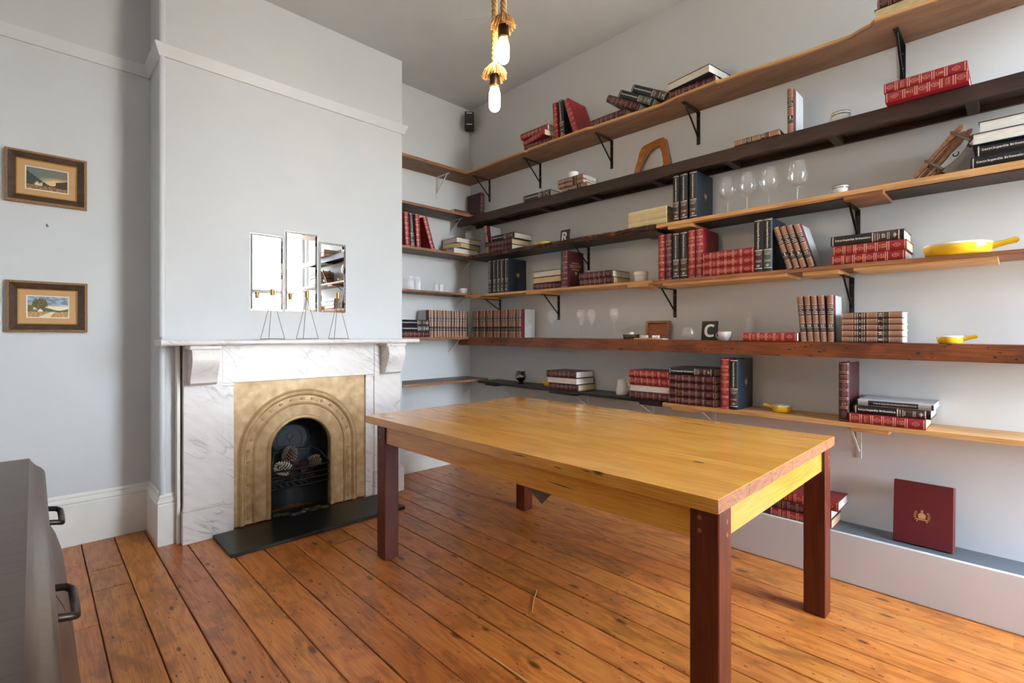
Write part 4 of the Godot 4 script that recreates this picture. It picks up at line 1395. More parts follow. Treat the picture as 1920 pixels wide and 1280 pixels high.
func pan(label: String, at: Vector3, r: float, h: float, dir: Vector3, hl: float, white_in := true) -> void:
	var o := thing("yellow_pan", label, "pan", at, Vector3.ZERO, "yellow glazed pans")
	put(o, "bowl", L(V2([0.0, 0.0, r * 0.8, 0.0, r * 0.93, h * 0.18, r, h * 0.6, r * 0.99, h * 0.86]), 36), M.glaze_yellow)
	put(o, "glazed_inside", L(V2([r * 0.99, h * 0.86, r * 0.982, h * 0.99, r * 0.966, h * 1.006, r * 0.93, h * 1.005, r * 0.915, h * 0.9, r * 0.88, h * 0.3, r * 0.75, h * 0.16, 0.0, h * 0.15]), 36), M.glaze_white if white_in else M.glaze_yellow)
	var hd := MB.new()
	var p := []
	var q := []
	for i in 9:
		var t := i / 8.0
		p.append(dir * (r * 0.95 + hl * t) + Vector3(0, h * (0.62 + 0.34 * t), 0))
		q.append((0.27 - 0.08 * sin(t * PI * 0.8) + 0.05 * t) * h * (0.45 if i == 8 else 1.0))
	hd.tube(p, q, 12)
	put(o, "handle", hd, M.glaze_yellow)

func letter_tile(s: String, label: String, at: Vector3, w: float, h: float, lean: float) -> void:
	var o := thing("letter_tile", label, "tile", at, Vector3(0, 0, -lean), "letter tiles")
	put(o, "tile", B(Vector3(0, 0, -w / 2), Vector3(0.008, h, w / 2), 0.001), M.black_plastic)
	lettering(o, s, "Droid Sans", M.gilt_white, Vector3(-0.0004, h * 0.5, 0), Vector3(0, 0, 1), Vector3(0, 1, 0), w * 0.62, h * 0.74, "letter", true)

func small_things() -> void:
	# second shelf
	cup("small white cup standing on the tan three-book stack", Vector3(-0.17, 2.2885, 1.378), 0.04, 0.05, Vector3(0, 0, -1))
	cup("white cup with thin grey bands on the dark second shelf", Vector3(-0.14, 2.1885, 3.012), 0.041, 0.062, Vector3(0, 0, -1), true)
	var wf := thing("picture_frame", "open brown wooden picture frame leaning on the wall, dark second shelf", "picture frame", Vector3(-0.062, 2.197, 1.94), Vector3(0, 0, -10))
	# an outline with a many-sided hole, built as a ring
	var outer := [Vector2(-0.14, 0.0), Vector2(-0.128, 0.08), Vector2(-0.104, 0.2), Vector2(-0.092, 0.232), Vector2(-0.07, 0.244), Vector2(0.03, 0.262), Vector2(0.062, 0.262), Vector2(0.083, 0.245), Vector2(0.105, 0.16), Vector2(0.14, 0.0)]
	var hole := [Vector2(-0.075, 0.028), Vector2(-0.098, 0.075), Vector2(-0.08, 0.13), Vector2(-0.058, 0.17), Vector2(-0.035, 0.2), Vector2(0.0, 0.218), Vector2(0.04, 0.214), Vector2(0.066, 0.165), Vector2(0.088, 0.075), Vector2(0.062, 0.028)]
	var fr := MB.new()
	fr.us = Vector2(3, 3)
	fr.xf = Transform3D(Basis(Vector3(0, 0, 1), Vector3(0, 1, 0), Vector3(-1, 0, 0)), Vector3.ZERO)
	for i in 10:
		var j := (i + 1) % 10
		fr.prism(PackedVector2Array([outer[i], outer[j], hole[j], hole[i]]), -0.009, 0.009)
	put(wf, "frame_ring", fr, M.tray_wood)
	var fl := MB.new()
	fl.xf = fr.xf
	for i in 10:
		var j := (i + 1) % 10
		var a: Vector2 = hole[i] * 0.92 + Vector2(0, 0.009)
		var b: Vector2 = hole[j] * 0.92 + Vector2(0, 0.009)
		fl.prism(PackedVector2Array([hole[i], hole[j], b, a]), -0.009, 0.004)
	put(wf, "inner_lip", fl, M.alder)
	var nl := MB.new()
	nl.xf = fr.xf
	for p in [Vector3(-0.082, 0.205, 0.0095), Vector3(0.06, 0.232, 0.0095), Vector3(-0.118, 0.03, 0.0095), Vector3(0.115, 0.05, 0.0095)]:
		nl.tube([p + Vector3(-0.008, -0.012, 0), p + Vector3(0.008, 0.012, 0)], 0.0018, 5)
	put(wf, "staple", nl, M.brass)
	# third shelf
	pan("small yellow dish on the live-edge plank beside the letter tile", Vector3(-0.13, 1.853, 1.065), 0.05, 0.034, Vector3(-0.2, 0, -0.98), 0.05, false)
	letter_tile("R", "black tile with white letter R on the live-edge plank", Vector3(-0.13, 1.8525, 1.257), 0.085, 0.105, 8.0)
	var gw := ["first large wine glass beside the navy book cover", "second large wine glass counted from the navy book", "third large wine glass counted from the navy book", "last large wine glass, standing apart beside the patterned cup"]
	var gz := [2.479, 2.583, 2.695, 2.831]
	for i in 4:
		glassware("wine", "wine_glass", gw[i], "glass", Vector3(-0.17, 1.8405, gz[i]), "large wine glasses on the third shelf")
	cup("small white cup with patterned rim on the pine third shelf", Vector3(-0.15, 1.8405, 3.012), 0.034, 0.052, Vector3(0, 0, -1), true)
	racket_press()
	# fourth shelf
	var tb := thing("white_tub", "white lidded tub on the fourth shelf beside lying maroon books", "tub", Vector3(-0.15, 1.5085, 1.917))
	put(tb, "tub", L(V2([0.0, 0.0, 0.038, 0.0, 0.042, 0.003, 0.043, 0.044, 0.0, 0.044]), 32), M.porcelain)
	put(tb, "lid", L(V2([0.0, 0.045, 0.044, 0.045, 0.045, 0.047, 0.045, 0.068, 0.043, 0.07, 0.0, 0.07]), 32), M.porcelain)
	pan("large yellow handled pan on the brown fourth shelf", Vector3(-0.16, 1.5005, 3.435), 0.112, 0.052, Vector3(-0.1, 0, 0.995), 0.078)
	# beam shelf
	var fw := ["flute glass nearest the tan book row", "flute glass first of the close pair", "flute glass second of the close pair", "flute glass nearest the wooden tray"]
	var fz := [1.154, 1.431, 1.524, 1.711]
	for i in 4:
		glassware("flute", "flute_glass", fw[i] + " on the beam shelf", "glass", Vector3(-0.15, 1.1546 - 0.0082 * (fz[i] - 0.26) / 1.2, fz[i]), "flute glasses on the beam shelf")
	var by := 1.1458
	var at := thing("ashtray", "steel and dark glass ashtray with a candle on the beam shelf", "ashtray", Vector3(-0.15, by - 0.001, 1.845))
	put(at, "dish", L(V2([0.0, 0.0, 0.05, 0.0, 0.052, 0.004, 0.052, 0.02, 0.055, 0.03, 0.052, 0.03, 0.046, 0.012, 0.0, 0.01]), 32), M.pewter)
	put(at, "candle", L(V2([0.0, 0.011, 0.016, 0.011, 0.016, 0.046, 0.0, 0.044]), 20), M.porcelain)
	var tr := thing("wooden_tray", "small framed wooden tray leaning on the wall behind game tiles", "tray", Vector3(-0.05, by - 0.002, 1.978), Vector3(0, 0, -9))
	var tm := MB.new()
	tm.us = Vector2(3, 4)
	for e in [[-0.083, 0.0, -0.068, 0.118], [0.068, 0.0, 0.083, 0.118], [-0.068, 0.105, 0.068, 0.118], [-0.068, 0.0, 0.068, 0.013]]:
		tm.span(Vector3(-0.018, e[1], e[0]), Vector3(0.008, e[3], e[2]), 0.001)
	put(tr, "tray_rim", tm, M.alder)
	var tp := MB.new()
	tp.us = Vector2(4, 5)
	tp.span(Vector3(0.002, 0.0, -0.07), Vector3(0.008, 0.112, 0.07), 0.0, 2)
	put(tr, "tray_base", tp, M.tray_wood)
	var gb := thing("game_board", "flat wooden board lying before the tray with small white blocks", "board", Vector3(-0.185, by - 0.003, 2.0))
	put(gb, "board", B(Vector3(-0.04, 0.001, -0.09), Vector3(0.05, 0.009, 0.07), 0.001), M.pine)
	var fb := thing("score_card", "pale folded card lying at the end of the wooden board", "card", Vector3(-0.19, by - 0.0035, 2.095))
	put(fb, "card", B(Vector3(-0.035, 0.001, -0.022), Vector3(0.035, 0.007, 0.018), 0.0006), M.paper_white)
	var wb := ["white block pair nearest the ashtray on the wooden board", "white dice pair nearest the tray end on the wooden board"]
	for i in 2:
		var d := thing("game_block", wb[i], "block", Vector3(-0.17, by + 0.0065, [1.955, 2.035][i]), Vector3(0, 12 * i, 0), "game blocks")
		for k in 3:
			put(d, "block", B(Vector3(-0.012, 0, -0.022 + 0.015 * k), Vector3(0.012, 0.016, -0.009 + 0.015 * k), 0.0012), M.porcelain)
	glassware("tumbler", "stemless_glass", "round stemless glass beside the letter C tile", "glass", Vector3(-0.13, 1.1412, 2.231))
	letter_tile("C", "black tile with large white letter C on the beam shelf", Vector3(-0.145, 1.1405, 2.36), 0.094, 0.112, 8.0)
	cup("plain white coffee cup beside the letter C tile", Vector3(-0.17, 1.1395, 2.461), 0.036, 0.05, Vector3(0, 0, -1))
	glassware("vial", "glass_vial", "tiny glass vial behind the white coffee cup", "vial", Vector3(-0.1, 1.1397, 2.463), "small glass vials")
	glassware("vial", "glass_vial", "tiny glass vial between coffee cup and tall bottle", "vial", Vector3(-0.1, 1.1395, 2.5), "small glass vials")
	glassware("bottle", "glass_bottle", "clear glass bottle standing behind the lying red volume", "bottle", Vector3(-0.075, 1.1395, 2.56))
	pan("small yellow handled pan alone on the beam shelf", Vector3(-0.15, 1.1332, 3.412), 0.044, 0.034, Vector3(-0.1, 0, 0.995), 0.045)
	# lower shelf
	var pj := thing("pewter_jug", "round pewter jug standing on the black lower shelf", "jug", Vector3(-0.13, 0.7775, 0.807))
	put(pj, "body", L(V2([0.0, 0.0, 0.026, 0.0, 0.027, 0.006, 0.016, 0.014, 0.03, 0.03, 0.042, 0.05, 0.04, 0.066, 0.03, 0.078, 0.035, 0.098, 0.033, 0.1, 0.028, 0.078, 0.0, 0.06]), 30), M.pewter)
	put(pj, "handle", handle_ring(Vector3(0, 0.06, -0.036), 0.026, 0.06, 0.004, Vector3(0, 0, -1)), M.pewter)
	put(pj, "spout", B(Vector3(-0.01, 0.08, 0.028), Vector3(0.01, 0.104, 0.042), 0.004), M.pewter)
	pan("small yellow dish half hidden behind the black shelf stack", Vector3(-0.1, 0.7755, 1.075), 0.036, 0.03, Vector3(0, 0, -1), 0.045, false)
	var wj := thing("white_jug", "white pottery jug beside the red stack on the lower shelf", "jug", Vector3(-0.14, 0.77, 1.768))
	put(wj, "body", L(V2([0.0, 0.0, 0.036, 0.0, 0.041, 0.006, 0.042, 0.03, 0.034, 0.07, 0.032, 0.098, 0.034, 0.104, 0.031, 0.104, 0.029, 0.09, 0.0, 0.05]), 30), M.porcelain)
	put(wj, "handle", handle_ring(Vector3(0, 0.065, 0.034), 0.024, 0.058, 0.005, Vector3(0, 0, 1)), M.porcelain)
	put(wj, "spout", B(Vector3(-0.008, 0.09, -0.042), Vector3(0.008, 0.106, -0.028), 0.004), M.porcelain)
	pan("small yellow handled pan on the pine lower shelf", Vector3(-0.13, 0.7645, 2.745), 0.047, 0.036, Vector3(-0.15, 0, -0.98), 0.045)
	# alcove
	var hy := 2.0204
	var wh := thing("white_holder", "white arched porcelain holder on the pages-out corner trio", "holder", Vector3(-0.1, hy, 0.12), Vector3(0, 30, 0))
	var hp := PackedVector2Array([Vector2(-0.042, 0.0), Vector2(-0.042, 0.075), Vector2(-0.02, 0.098), Vector2(0.0, 0.102), Vector2(0.02, 0.098), Vector2(0.042, 0.075), Vector2(0.042, 0.0), Vector2(0.02, 0.0), Vector2(0.02, 0.055), Vector2(0.0, 0.07), Vector2(-0.02, 0.055), Vector2(-0.02, 0.0)])
	var hm := MB.new()
	hm.prism(hp, -0.03, 0.03)
	hm.span(Vector3(-0.02, 0.0, -0.03), Vector3(0.02, 0.068, 0.012))
	put(wh, "body", hm, M.porcelain)
	glassware("jar", "glass_jar", "taller glass jar nearest the chimney breast on the alcove shelf", "jar", Vector3(-0.722, 1.5365, 0.12), "glass jars in the alcove")
	glassware("jar", "glass_jar", "taller glass jar second from the chimney breast", "jar", Vector3(-0.652, 1.5365, 0.11), "glass jars in the alcove")
	glassware("shot", "glass_jar", "shorter glass jar first of the small pair in the alcove", "jar", Vector3(-0.47, 1.5365, 0.12), "glass jars in the alcove")
	glassware("shot", "glass_jar", "shorter glass jar nearest the white cup in the alcove", "jar", Vector3(-0.408, 1.5365, 0.11), "glass jars in the alcove")
	cup("white cup at the end of the glass jar shelf", Vector3(-0.19, 1.5365, 0.14), 0.038, 0.05, Vector3(-1, 0, 0))
	var bt := thing("black_stopper", "small black ring-handled stopper lying on the third alcove shelf", "stopper", Vector3(-0.36, 1.8805, 0.13))
	var sm := MB.new()
	sm.tube([Vector3(-0.02, 0.014, 0), Vector3(0.07, 0.014, 0)], [0.009, 0.013], 10)
	put(bt, "stem", sm, M.bracket_black)
	var rp := []
	for i in 15:
		rp.append(Vector3(-0.038 + cos(TAU * i / 14) * 0.016, 0.02 + sin(TAU * i / 14) * 0.016, 0))
	var rm := MB.new()
	rm.tube(rp, 0.004, 6)
	put(bt, "ring", rm, M.bracket_black)
	# speaker in the ceiling corner
	var sp := thing("wall_speaker", "small black speaker mounted high in the room corner", "speaker", Vector3(-0.07, 3.06, 0.075), Vector3(0, -40, 0))
	var bm := MB.new()
	bm.prism(PackedVector2Array([Vector2(-0.044, 0.014), Vector2(-0.03, 0.0), Vector2(0.03, 0.0), Vector2(0.044, 0.014), Vector2(0.042, 0.155), Vector2(-0.042, 0.155)]), -0.03, 0.045)
	put(sp, "cabinet", bm, M.black_plastic)
	for y in [0.04, 0.142]:
		put(sp, "white_strip", B(Vector3(-0.026, y - 0.004, 0.0452), Vector3(0.026, y + 0.004, 0.0458)), M.gilt_white)
	put(sp, "bracket", B(Vector3(-0.012, 0.06, -0.07), Vector3(0.012, 0.09, -0.03), 0.002), M.black_plastic)
	var tk := MB.new()
	tk.tube([Vector3(-0.012, 3.08, 0.012), Vector3(-0.012, 2.61, 0.012)], 0.005, 6)
	struct("trim_cable_duct", tk, M.rail_paint, "thin painted cable duct running down the room corner")

func racket_press() -> void:
	var o := thing("racket_press", "wooden racket press with metal clamp leaning on the dark books, third shelf", "press", Vector3(-0.15, 1.848, 3.29), Vector3(40, 0, 0))
	# local y runs up the slope, z across the leaning face
	for e in [[-0.05, 0.0, 0.012], [0.0, 0.036, 0.014]]:
		for s in [-0.045, 0.045]:
			var m := MB.new()
			m.us = Vector2(3, 6)
			var y0: float = 0.012 if e[1] == 0.0 else 0.03
			m.xf = Transform3D(Basis.IDENTITY, Vector3(s, 0, e[1]))
			m.xf.basis = Basis(Vector3(0, 0, 1), Vector3(0, 1, 0), Vector3(-1, 0, 0))
			m.prism(PackedVector2Array([Vector2(-0.004, y0), Vector2(0.006, y0 - 0.002), Vector2(0.008, y0 + 0.06), Vector2(0.006, 0.15), Vector2(0.012, 0.205), Vector2(0.01, 0.245), Vector2(0.004, 0.255), Vector2(-0.006, 0.245), Vector2(-0.008, 0.2), Vector2(-0.006, 0.09)]), -0.009, 0.009)
			put(o, "wooden_bar", m, M.alder if e[1] == 0.0 else M.walnut)
	for y in [0.085, 0.215]:
		var b := MB.new()
		b.span(Vector3(-0.056, y - 0.005, -0.012), Vector3(-0.05, y + 0.005, 0.064), 0.001)
		b.span(Vector3(0.05, y - 0.005, -0.012), Vector3(0.056, y + 0.005, 0.064), 0.001)
		b.span(Vector3(-0.056, y - 0.005, -0.014), Vector3(0.056, y + 0.005, -0.010), 0.001)
		put(o, "cross_strap", b, M.pewter)
	var c := MB.new()
	c.xf = Transform3D(Basis(Vector3(0, 0, 1), Vector3(0, 1, 0), Vector3(-1, 0, 0)), Vector3(-0.05, 0, 0))
	c.prism(PackedVector2Array([Vector2(0.046, 0.083), Vector2(0.062, 0.083), Vector2(0.07, 0.11), Vector2(0.076, 0.15), Vector2(0.07, 0.19), Vector2(0.062, 0.217), Vector2(0.046, 0.217), Vector2(0.05, 0.19), Vector2(0.046, 0.15), Vector2(0.05, 0.11)]), -0.004, 0.004)
	c.xf = Transform3D.IDENTITY
	put(o, "clamp_plate", c, M.steel)
	var k := MB.new()
	var p := []
	for i in 9:
		p.append(Vector3(-0.056, 0.152 + cos(PI * 1.4 * i / 8) * 0.01, 0.061 + sin(PI * 1.4 * i / 8) * 0.008))
	k.tube(p, 0.0022, 6)
	put(o, "clamp_hook", k, M.bracket_black)

# ---------------------------------------------------------------- on the walls
func picture(label: String, x0: float, x1: float, y0: float, y1: float, m: Material) -> void:
	var w := (x1 - x0) * 0.5
	var h := (y1 - y0) * 0.5
	var o := thing("framed_picture", label, "picture", Vector3((x0 + x1) * 0.5, (y0 + y1) * 0.5, -0.06), Vector3.ZERO, "two small framed landscapes")
	# nested rings: inset, depth front
	var rings := [["outer_moulding", 0.0, 0.012, 0.026, 0.034, M.frame_gilt], ["frame", 0.012, 0.042, 0.034, 0.016, M.frame_brown], ["gold_fillet", 0.042, 0.047, 0.02, 0.016, M.frame_gold], ["linen_mat", 0.047, 0.076, 0.013, 0.013, M.linen], ["white_fillet", 0.076, 0.081, 0.015, 0.013, M.fillet_white]]
	for r in rings:
		var b := MB.new()
		var a0: float = r[1]
		var a1: float = r[2]
		var co := [Vector2(-w + a0, -h + a0), Vector2(w - a0, -h + a0), Vector2(w - a0, h - a0), Vector2(-w + a0, h - a0)]
		var ci := [Vector2(-w + a1, -h + a1), Vector2(w - a1, -h + a1), Vector2(w - a1, h - a1), Vector2(-w + a1, h - a1)]
		for i in 4:
			var j := (i + 1) % 4
			var q0 := Vector3(co[i].x, co[i].y, r[3]); var q1 := Vector3(co[j].x, co[j].y, r[3])
			var q2 := Vector3(ci[j].x, ci[j].y, r[4]); var q3 := Vector3(ci[i].x, ci[i].y, r[4])
			var nn := (q1 - q0).cross(q3 - q0).normalized()
			b.quad(q0, q1, q2, q3, nn if nn.z > 0 else -nn)
			var e: Vector2 = (co[j] - co[i]).normalized()
			b.quad(Vector3(q0.x, q0.y, 0.001), Vector3(q1.x, q1.y, 0.001), q1, q0, Vector3(e.y, -e.x, 0))
			b.quad(Vector3(q3.x, q3.y, 0.001), Vector3(q2.x, q2.y, 0.001), q2, q3, Vector3(-e.y, e.x, 0))
			if a0 == 0.0:   # carved beads along the rim
				var len_: float = co[i].distance_to(co[j])
				var k := int(len_ / 0.0095)
				for t in k:
					var c: Vector2 = co[i].lerp(co[j], (t + 0.5) / k) + Vector2(-e.y, e.x) * 0.005
					b.xf = Transform3D(Basis(Vector3(e.x, e.y, 0), Vector3(0, 0, 1), Vector3(e.y, -e.x, 0)), Vector3(c.x, c.y, 0.026))
					b.lathe(V2([0.0042, 0.0, 0.0034, 0.003, 0.0, 0.0046]), 6)
				b.xf = Transform3D.IDENTITY
		put(o, r[0], b, r[5])
	var p := MB.new()
	var a := 0.08
	p.quad(Vector3(-w + a, -h + a, 0.0125), Vector3(w - a, -h + a, 0.0125), Vector3(w - a, h - a, 0.0125), Vector3(-w + a, h - a, 0.0125), Vector3(0, 0, 1))
	p.span(Vector3(-w + 0.002, -h + 0.002, 0.001), Vector3(w - 0.002, h - 0.002, 0.011))
	put(o, "painting", p, m)

func mirror(label: String, x0: float, x1: float, y0: float, y1: float) -> void:
	var o := thing("wall_mirror", label, "mirror", Vector3((x0 + x1) * 0.5, (y0 + y1) * 0.5, 0.2905), Vector3.ZERO, "three mirrors above the mantel")
	var w := (x1 - x0) * 0.5
	var h := (y1 - y0) * 0.5
	var b := 0.013
	put(o, "glass", B(Vector3(-w + b, -h + b, 0.002), Vector3(w - b, h - b, 0.006)), M.mirror_glass)
	var e := MB.new()
	var co := [Vector2(-w, -h), Vector2(w, -h), Vector2(w, h), Vector2(-w, h)]
	for i in 4:
		var j := (i + 1) % 4
		var ci: Vector2 = co[i] - Vector2(signf(co[i].x), signf(co[i].y)) * b
		var cj: Vector2 = co[j] - Vector2(signf(co[j].x), signf(co[j].y)) * b
		var q := [Vector3(co[i].x, co[i].y, 0.0035), Vector3(co[j].x, co[j].y, 0.0035), Vector3(cj.x, cj.y, 0.006), Vector3(ci.x, ci.y, 0.006)]
		var nn: Vector3 = (q[1] - q[0]).cross(q[3] - q[0]).normalized()
		e.quad(q[0], q[1], q[2], q[3], nn if nn.z > 0 else -nn)
	put(o, "bevel", e, M.mirror_glass)
	put(o, "backing", B(Vector3(-w - 0.0008, -h - 0.0008, 0.0), Vector3(w + 0.0008, h + 0.0008, 0.0034)), M.mirror_edge)

func on_the_walls() -> void:
	picture("small framed mountain landscape with a white cottage, the upper picture", -3.071, -2.747, 1.87, 2.146, M.painting_mountain)
	picture("small framed landscape with a broad tree and cottage, the lower picture", -3.066, -2.744, 1.186, 1.458, M.painting_tree)
	var nl := thing("wall_hook", "tiny bare hook in the wall between the two pictures", "hook", Vector3(-2.91, 1.764, -0.06))
	var nm := MB.new()
	nm.tube([Vector3(0, 0.008, 0.0), Vector3(0, 0.006, 0.01), Vector3(0, -0.006, 0.012), Vector3(0.003, -0.009, 0.018), Vector3(0.005, -0.004, 0.02)], 0.0022, 6)
	put(nl, "hook", nm, M.pewter)
	mirror("frameless mirror furthest from the shelves above the mantel", -1.998, -1.804, 1.326, 1.805)
	mirror("tallest frameless mirror, the middle one above the mantel", -1.79, -1.581, 1.328, 1.848)
	mirror("frameless mirror nearest the shelves above the mantel", -1.567, -1.378, 1.328, 1.806)
	# wire stands with brass sleeves on the mantel
	var sl := ["wire stand with brass sleeve before the mirror furthest from the shelves", "wire stand with brass sleeve before the tallest mirror", "wire stand with brass sleeve before the mirror nearest the shelves"]
	var sx := [-1.917, -1.707, -1.5]
	for i in 3:
		var o := thing("wire_stand", sl[i], "stand", Vector3(sx[i], 1.143, 0.44), Vector3.ZERO, "brass topped wire stands")
		var wm := MB.new()
		wm.tube([Vector3(0, 0.275, 0), Vector3(-0.07, 0.003, 0.01)], 0.0016, 6)
		wm.tube([Vector3(0, 0.275, 0), Vector3(0.07, 0.003, 0.01)], 0.0016, 6)
		wm.tube([Vector3(0, 0.275, 0), Vector3(0, 0.003, -0.06)], 0.0016, 6)
		put(o, "wire_leg", wm, M.wire)
		var ft := MB.new()
		ft.tube([Vector3(-0.07, 0.003, 0.01), Vector3(-0.03, 0.004, 0.02), Vector3(0.03, 0.004, 0.02), Vector3(0.07, 0.003, 0.01)], 0.0024, 6)
		put(o, "foot_bar", ft, M.wire)
		put(o, "brass_sleeve", L(V2([0.0, 0.268, 0.0115, 0.268, 0.012, 0.27, 0.012, 0.308, 0.0105, 0.309, 0.0105, 0.28, 0.0, 0.28]), 20), M.brass, Vector3.ZERO)

func pendant(label: String, at: Vector3, light_name: String) -> void:
	var o := thing("pendant_lamp", label, "lamp", at, Vector3.ZERO, "rope pendant lamps")
	# at is the middle of the bulb
	var top := CEIL - at.y
	for s in 3:
		var m := MB.new()
		var p := []
		var k := int((top - 0.105) / 0.0065)
		for i in k + 1:
			var y := 0.105 + (top - 0.105) * i / k
			var an := y * 105.0 + TAU * s / 3.0
			p.append(Vector3(cos(an) * 0.0066, y, sin(an) * 0.0066))
		m.tube(p, 0.0068, 6)
		put(o, "rope_strand", m, M.jute)
	put(o, "socket", L(V2([0.0, 0.096, 0.012, 0.096, 0.0195, 0.09, 0.0195, 0.052, 0.021, 0.05, 0.021, 0.044, 0.0, 0.044]), 24), M.bracket_black)
	put(o, "socket_ring", L(V2([0.0195, 0.049, 0.0215, 0.047, 0.0215, 0.043, 0.0195, 0.041]), 24), M.brass)
	var fm := MB.new()
	rng.seed = hash(label)
	for i in 130:
		var an := rng.randf() * TAU
		var ln := rng.randf_range(0.7, 1.2)
		var d := Vector3(cos(an), 0, sin(an))
		var dr := rng.randf_range(0.0, 0.03)
		fm.tube([Vector3(0, 0.136, 0) + d * 0.008, Vector3(0, 0.124, 0) + d * 0.02 * ln, Vector3(0, 0.110 - dr * 0.3, 0) + d * 0.034 * ln, Vector3(0, 0.092 - dr * 0.5, 0) + d * 0.042 * ln], [0.002, 0.002, 0.0018, 0.0011], 4)
	put(o, "frayed_rope_end", fm, M.jute).set_meta("kind", "stuff")
	var bp := [Vector2(0.0, -0.05)]
	for i in range(1, 9):
		var an := i / 8.0 * PI / 2
		bp.append(Vector2(0.0215 * sin(an), -0.0285 - 0.0215 * cos(an)))
	bp.append(Vector2(0.0225, 0.0))
	for e in [[0.0215, 0.02], [0.018, 0.034], [0.014, 0.044], [0.0, 0.046]]:
		bp.append(Vector2(e[0], e[1]))
	put(o, "bulb", L(bp, 24), M.bulb_glow)
	var l := OmniLight3D.new()
	l.name = light_name
	l.light_color = c8(255, 206, 146)
	l.light_energy = 0.0022
	l.light_size = 0.02
	l.omni_range = 12.0
	l.omni_attenuation = 2.0
	l.shadow_enabled = true
	o.add_child(l)
	l.position = Vector3(0, -0.005, 0)

func books() -> void:
	book("mar", 0.045, 0.275, 0.21, Vector3(-0.245, 2.6116, 1.2282), Vector3(-90, 0, 0), "dark maroon volume lying at the bottom of the topmost shelf stack nearest the room corner", "books on the top shelf")
	book("red", 0.044, 0.275, 0.21, Vector3(-0.2906, 2.6567, 1.2011), Vector3(-90, -12, 0), "gold-tooled red volume turned askew in the middle of the topmost shelf stack near the corner", "books on the top shelf")
	book("red", 0.044, 0.275, 0.21, Vector3(-0.26, 2.7013, 1.2023), Vector3(-90, 0, 0), "gold-tooled red volume lying on top of the topmost shelf stack near the corner", "books on the top shelf")
	book("red", 0.04, 0.275, 0.21, Vector3(-0.24, 2.5884, 1.2735), Vector3(-4, 0, 0), "gold-tooled red volume standing upright on the top shelf beside a black volume", "books on the top shelf")
	book("ebk", 0.044, 0.275, 0.215, Vector3(-0.24, 2.5885, 1.331), Vector3(-5, 0, 0), "black encyclopedia volume standing on the top shelf between two red volumes", "books on the top shelf")
	book("red", 0.042, 0.275, 0.21, Vector3(-0.24, 2.5926, 1.4496), Vector3(-19, 0, 0), "gold-tooled red volume leaning against the black volume on the top shelf, cover showing", "books on the top shelf")
	book("mar", 0.045, 0.275, 0.21, Vector3(-0.24, 2.6072, 1.8552), Vector3(-90, 0, 0), "dark maroon volume lying flat under the row of toppled books on the top shelf", "books on the top shelf")
	book("mar", 0.045, 0.275, 0.21, Vector3(-0.24, 2.6017, 1.955), Vector3(-60, 0, 0), "dark maroon volume toppled sideways against two black volumes on the top shelf", "books on the top shelf")
	book("ebg", 0.046, 0.275, 0.215, Vector3(-0.24, 2.6014, 2.05), Vector3(-60, 0, 0), "black encyclopedia volume with green label toppled in the middle of the top shelf row", "books on the top shelf")
	book("ebk", 0.046, 0.275, 0.215, Vector3(-0.24, 2.6008, 2.146), Vector3(-60, 0, 0), "black encyclopedia volume with brown label toppled last of the leaning trio on the top shelf", "books on the top shelf")
	book("mar", 0.045, 0.275, 0.21, Vector3(-0.24, 2.603, 2.4366), Vector3(-90, 0, 0), "dark maroon volume lying on the top shelf under a book turned pages outward", "books on the top shelf")
	book("ebk", 0.046, 0.275, 0.215, Vector3(-0.0261, 2.6491, 2.1853), Vector3(-90, 171, 0), "dark book lying askew with cream page edge outward on a maroon volume, top shelf", "books on the top shelf")
	book("ebk", 0.046, 0.275, 0.215, Vector3(-0.055, 2.5964, 3.1667), Vector3(-90, 180, 0), "dark book lying pages outward at the cropped upper corner of the top shelf", "books on the top shelf")
	book("mar", 0.045, 0.275, 0.21, Vector3(-0.262, 2.6425, 3.4519), Vector3(-90, 0, 0), "dark maroon volume lying on cream pages at the cropped end of the top shelf", "books on the top shelf")
	book("ebk", 0.046, 0.275, 0.215, Vector3(-0.24, 2.2229, 1.2127), Vector3(-90, 0, 0), "black encyclopedia volume lying alone on the second shelf near the tan stack", "books on the second shelf")
	book("fw", 0.03, 0.226, 0.165, Vector3(-0.235, 2.2129, 1.5461), Vector3(-90, 0, 0), "tan and black volume at the bottom of the small stack under a white cup", "books on the second shelf")
	book("fw", 0.03, 0.226, 0.165, Vector3(-0.238, 2.2435, 1.5133), Vector3(-90, 0, 0), "tan and black volume in the middle of the small stack under a white cup", "books on the second shelf")
	book("fw", 0.03, 0.226, 0.165, Vector3(-0.24, 2.2741, 1.5143), Vector3(-90, 0, 0), "tan and black volume on top of the small stack, directly under a white cup", "books on the second shelf")
	book("fw", 0.0285, 0.226, 0.165, Vector3(-0.245, 2.2054, 2.7668), Vector3(-90, 0, 0), "tan and black volume lying alone on the dark second shelf", "books on the second shelf", "12")
	book("fw", 0.0277, 0.226, 0.165, Vector3(-0.225, 2.1895, 2.8129), Vector3(0, 0, 0), "tan and black volume standing alone upright on the dark second shelf", "books on the second shelf", "4")
	book("red", 0.043, 0.27, 0.21, Vector3(-0.283, 2.2089, 3.2081), Vector3(90, 0, 0), "gold-tooled red volume lying lower of the pair overhanging the dark second shelf", "books on the second shelf", "6")
	book("red", 0.043, 0.27, 0.21, Vector3(-0.28, 2.2525, 3.473), Vector3(-90, 0, 0), "gold-tooled red volume lying upper of the pair overhanging the dark second shelf", "books on the second shelf", "8")
	book("fw", 0.045, 0.235, 0.165, Vector3(-0.22, 1.8605, 0.4933), Vector3(-9, 0, 0), "worn brown volume leaning beside the maroon stack in the shelf corner", "books on the third shelf")
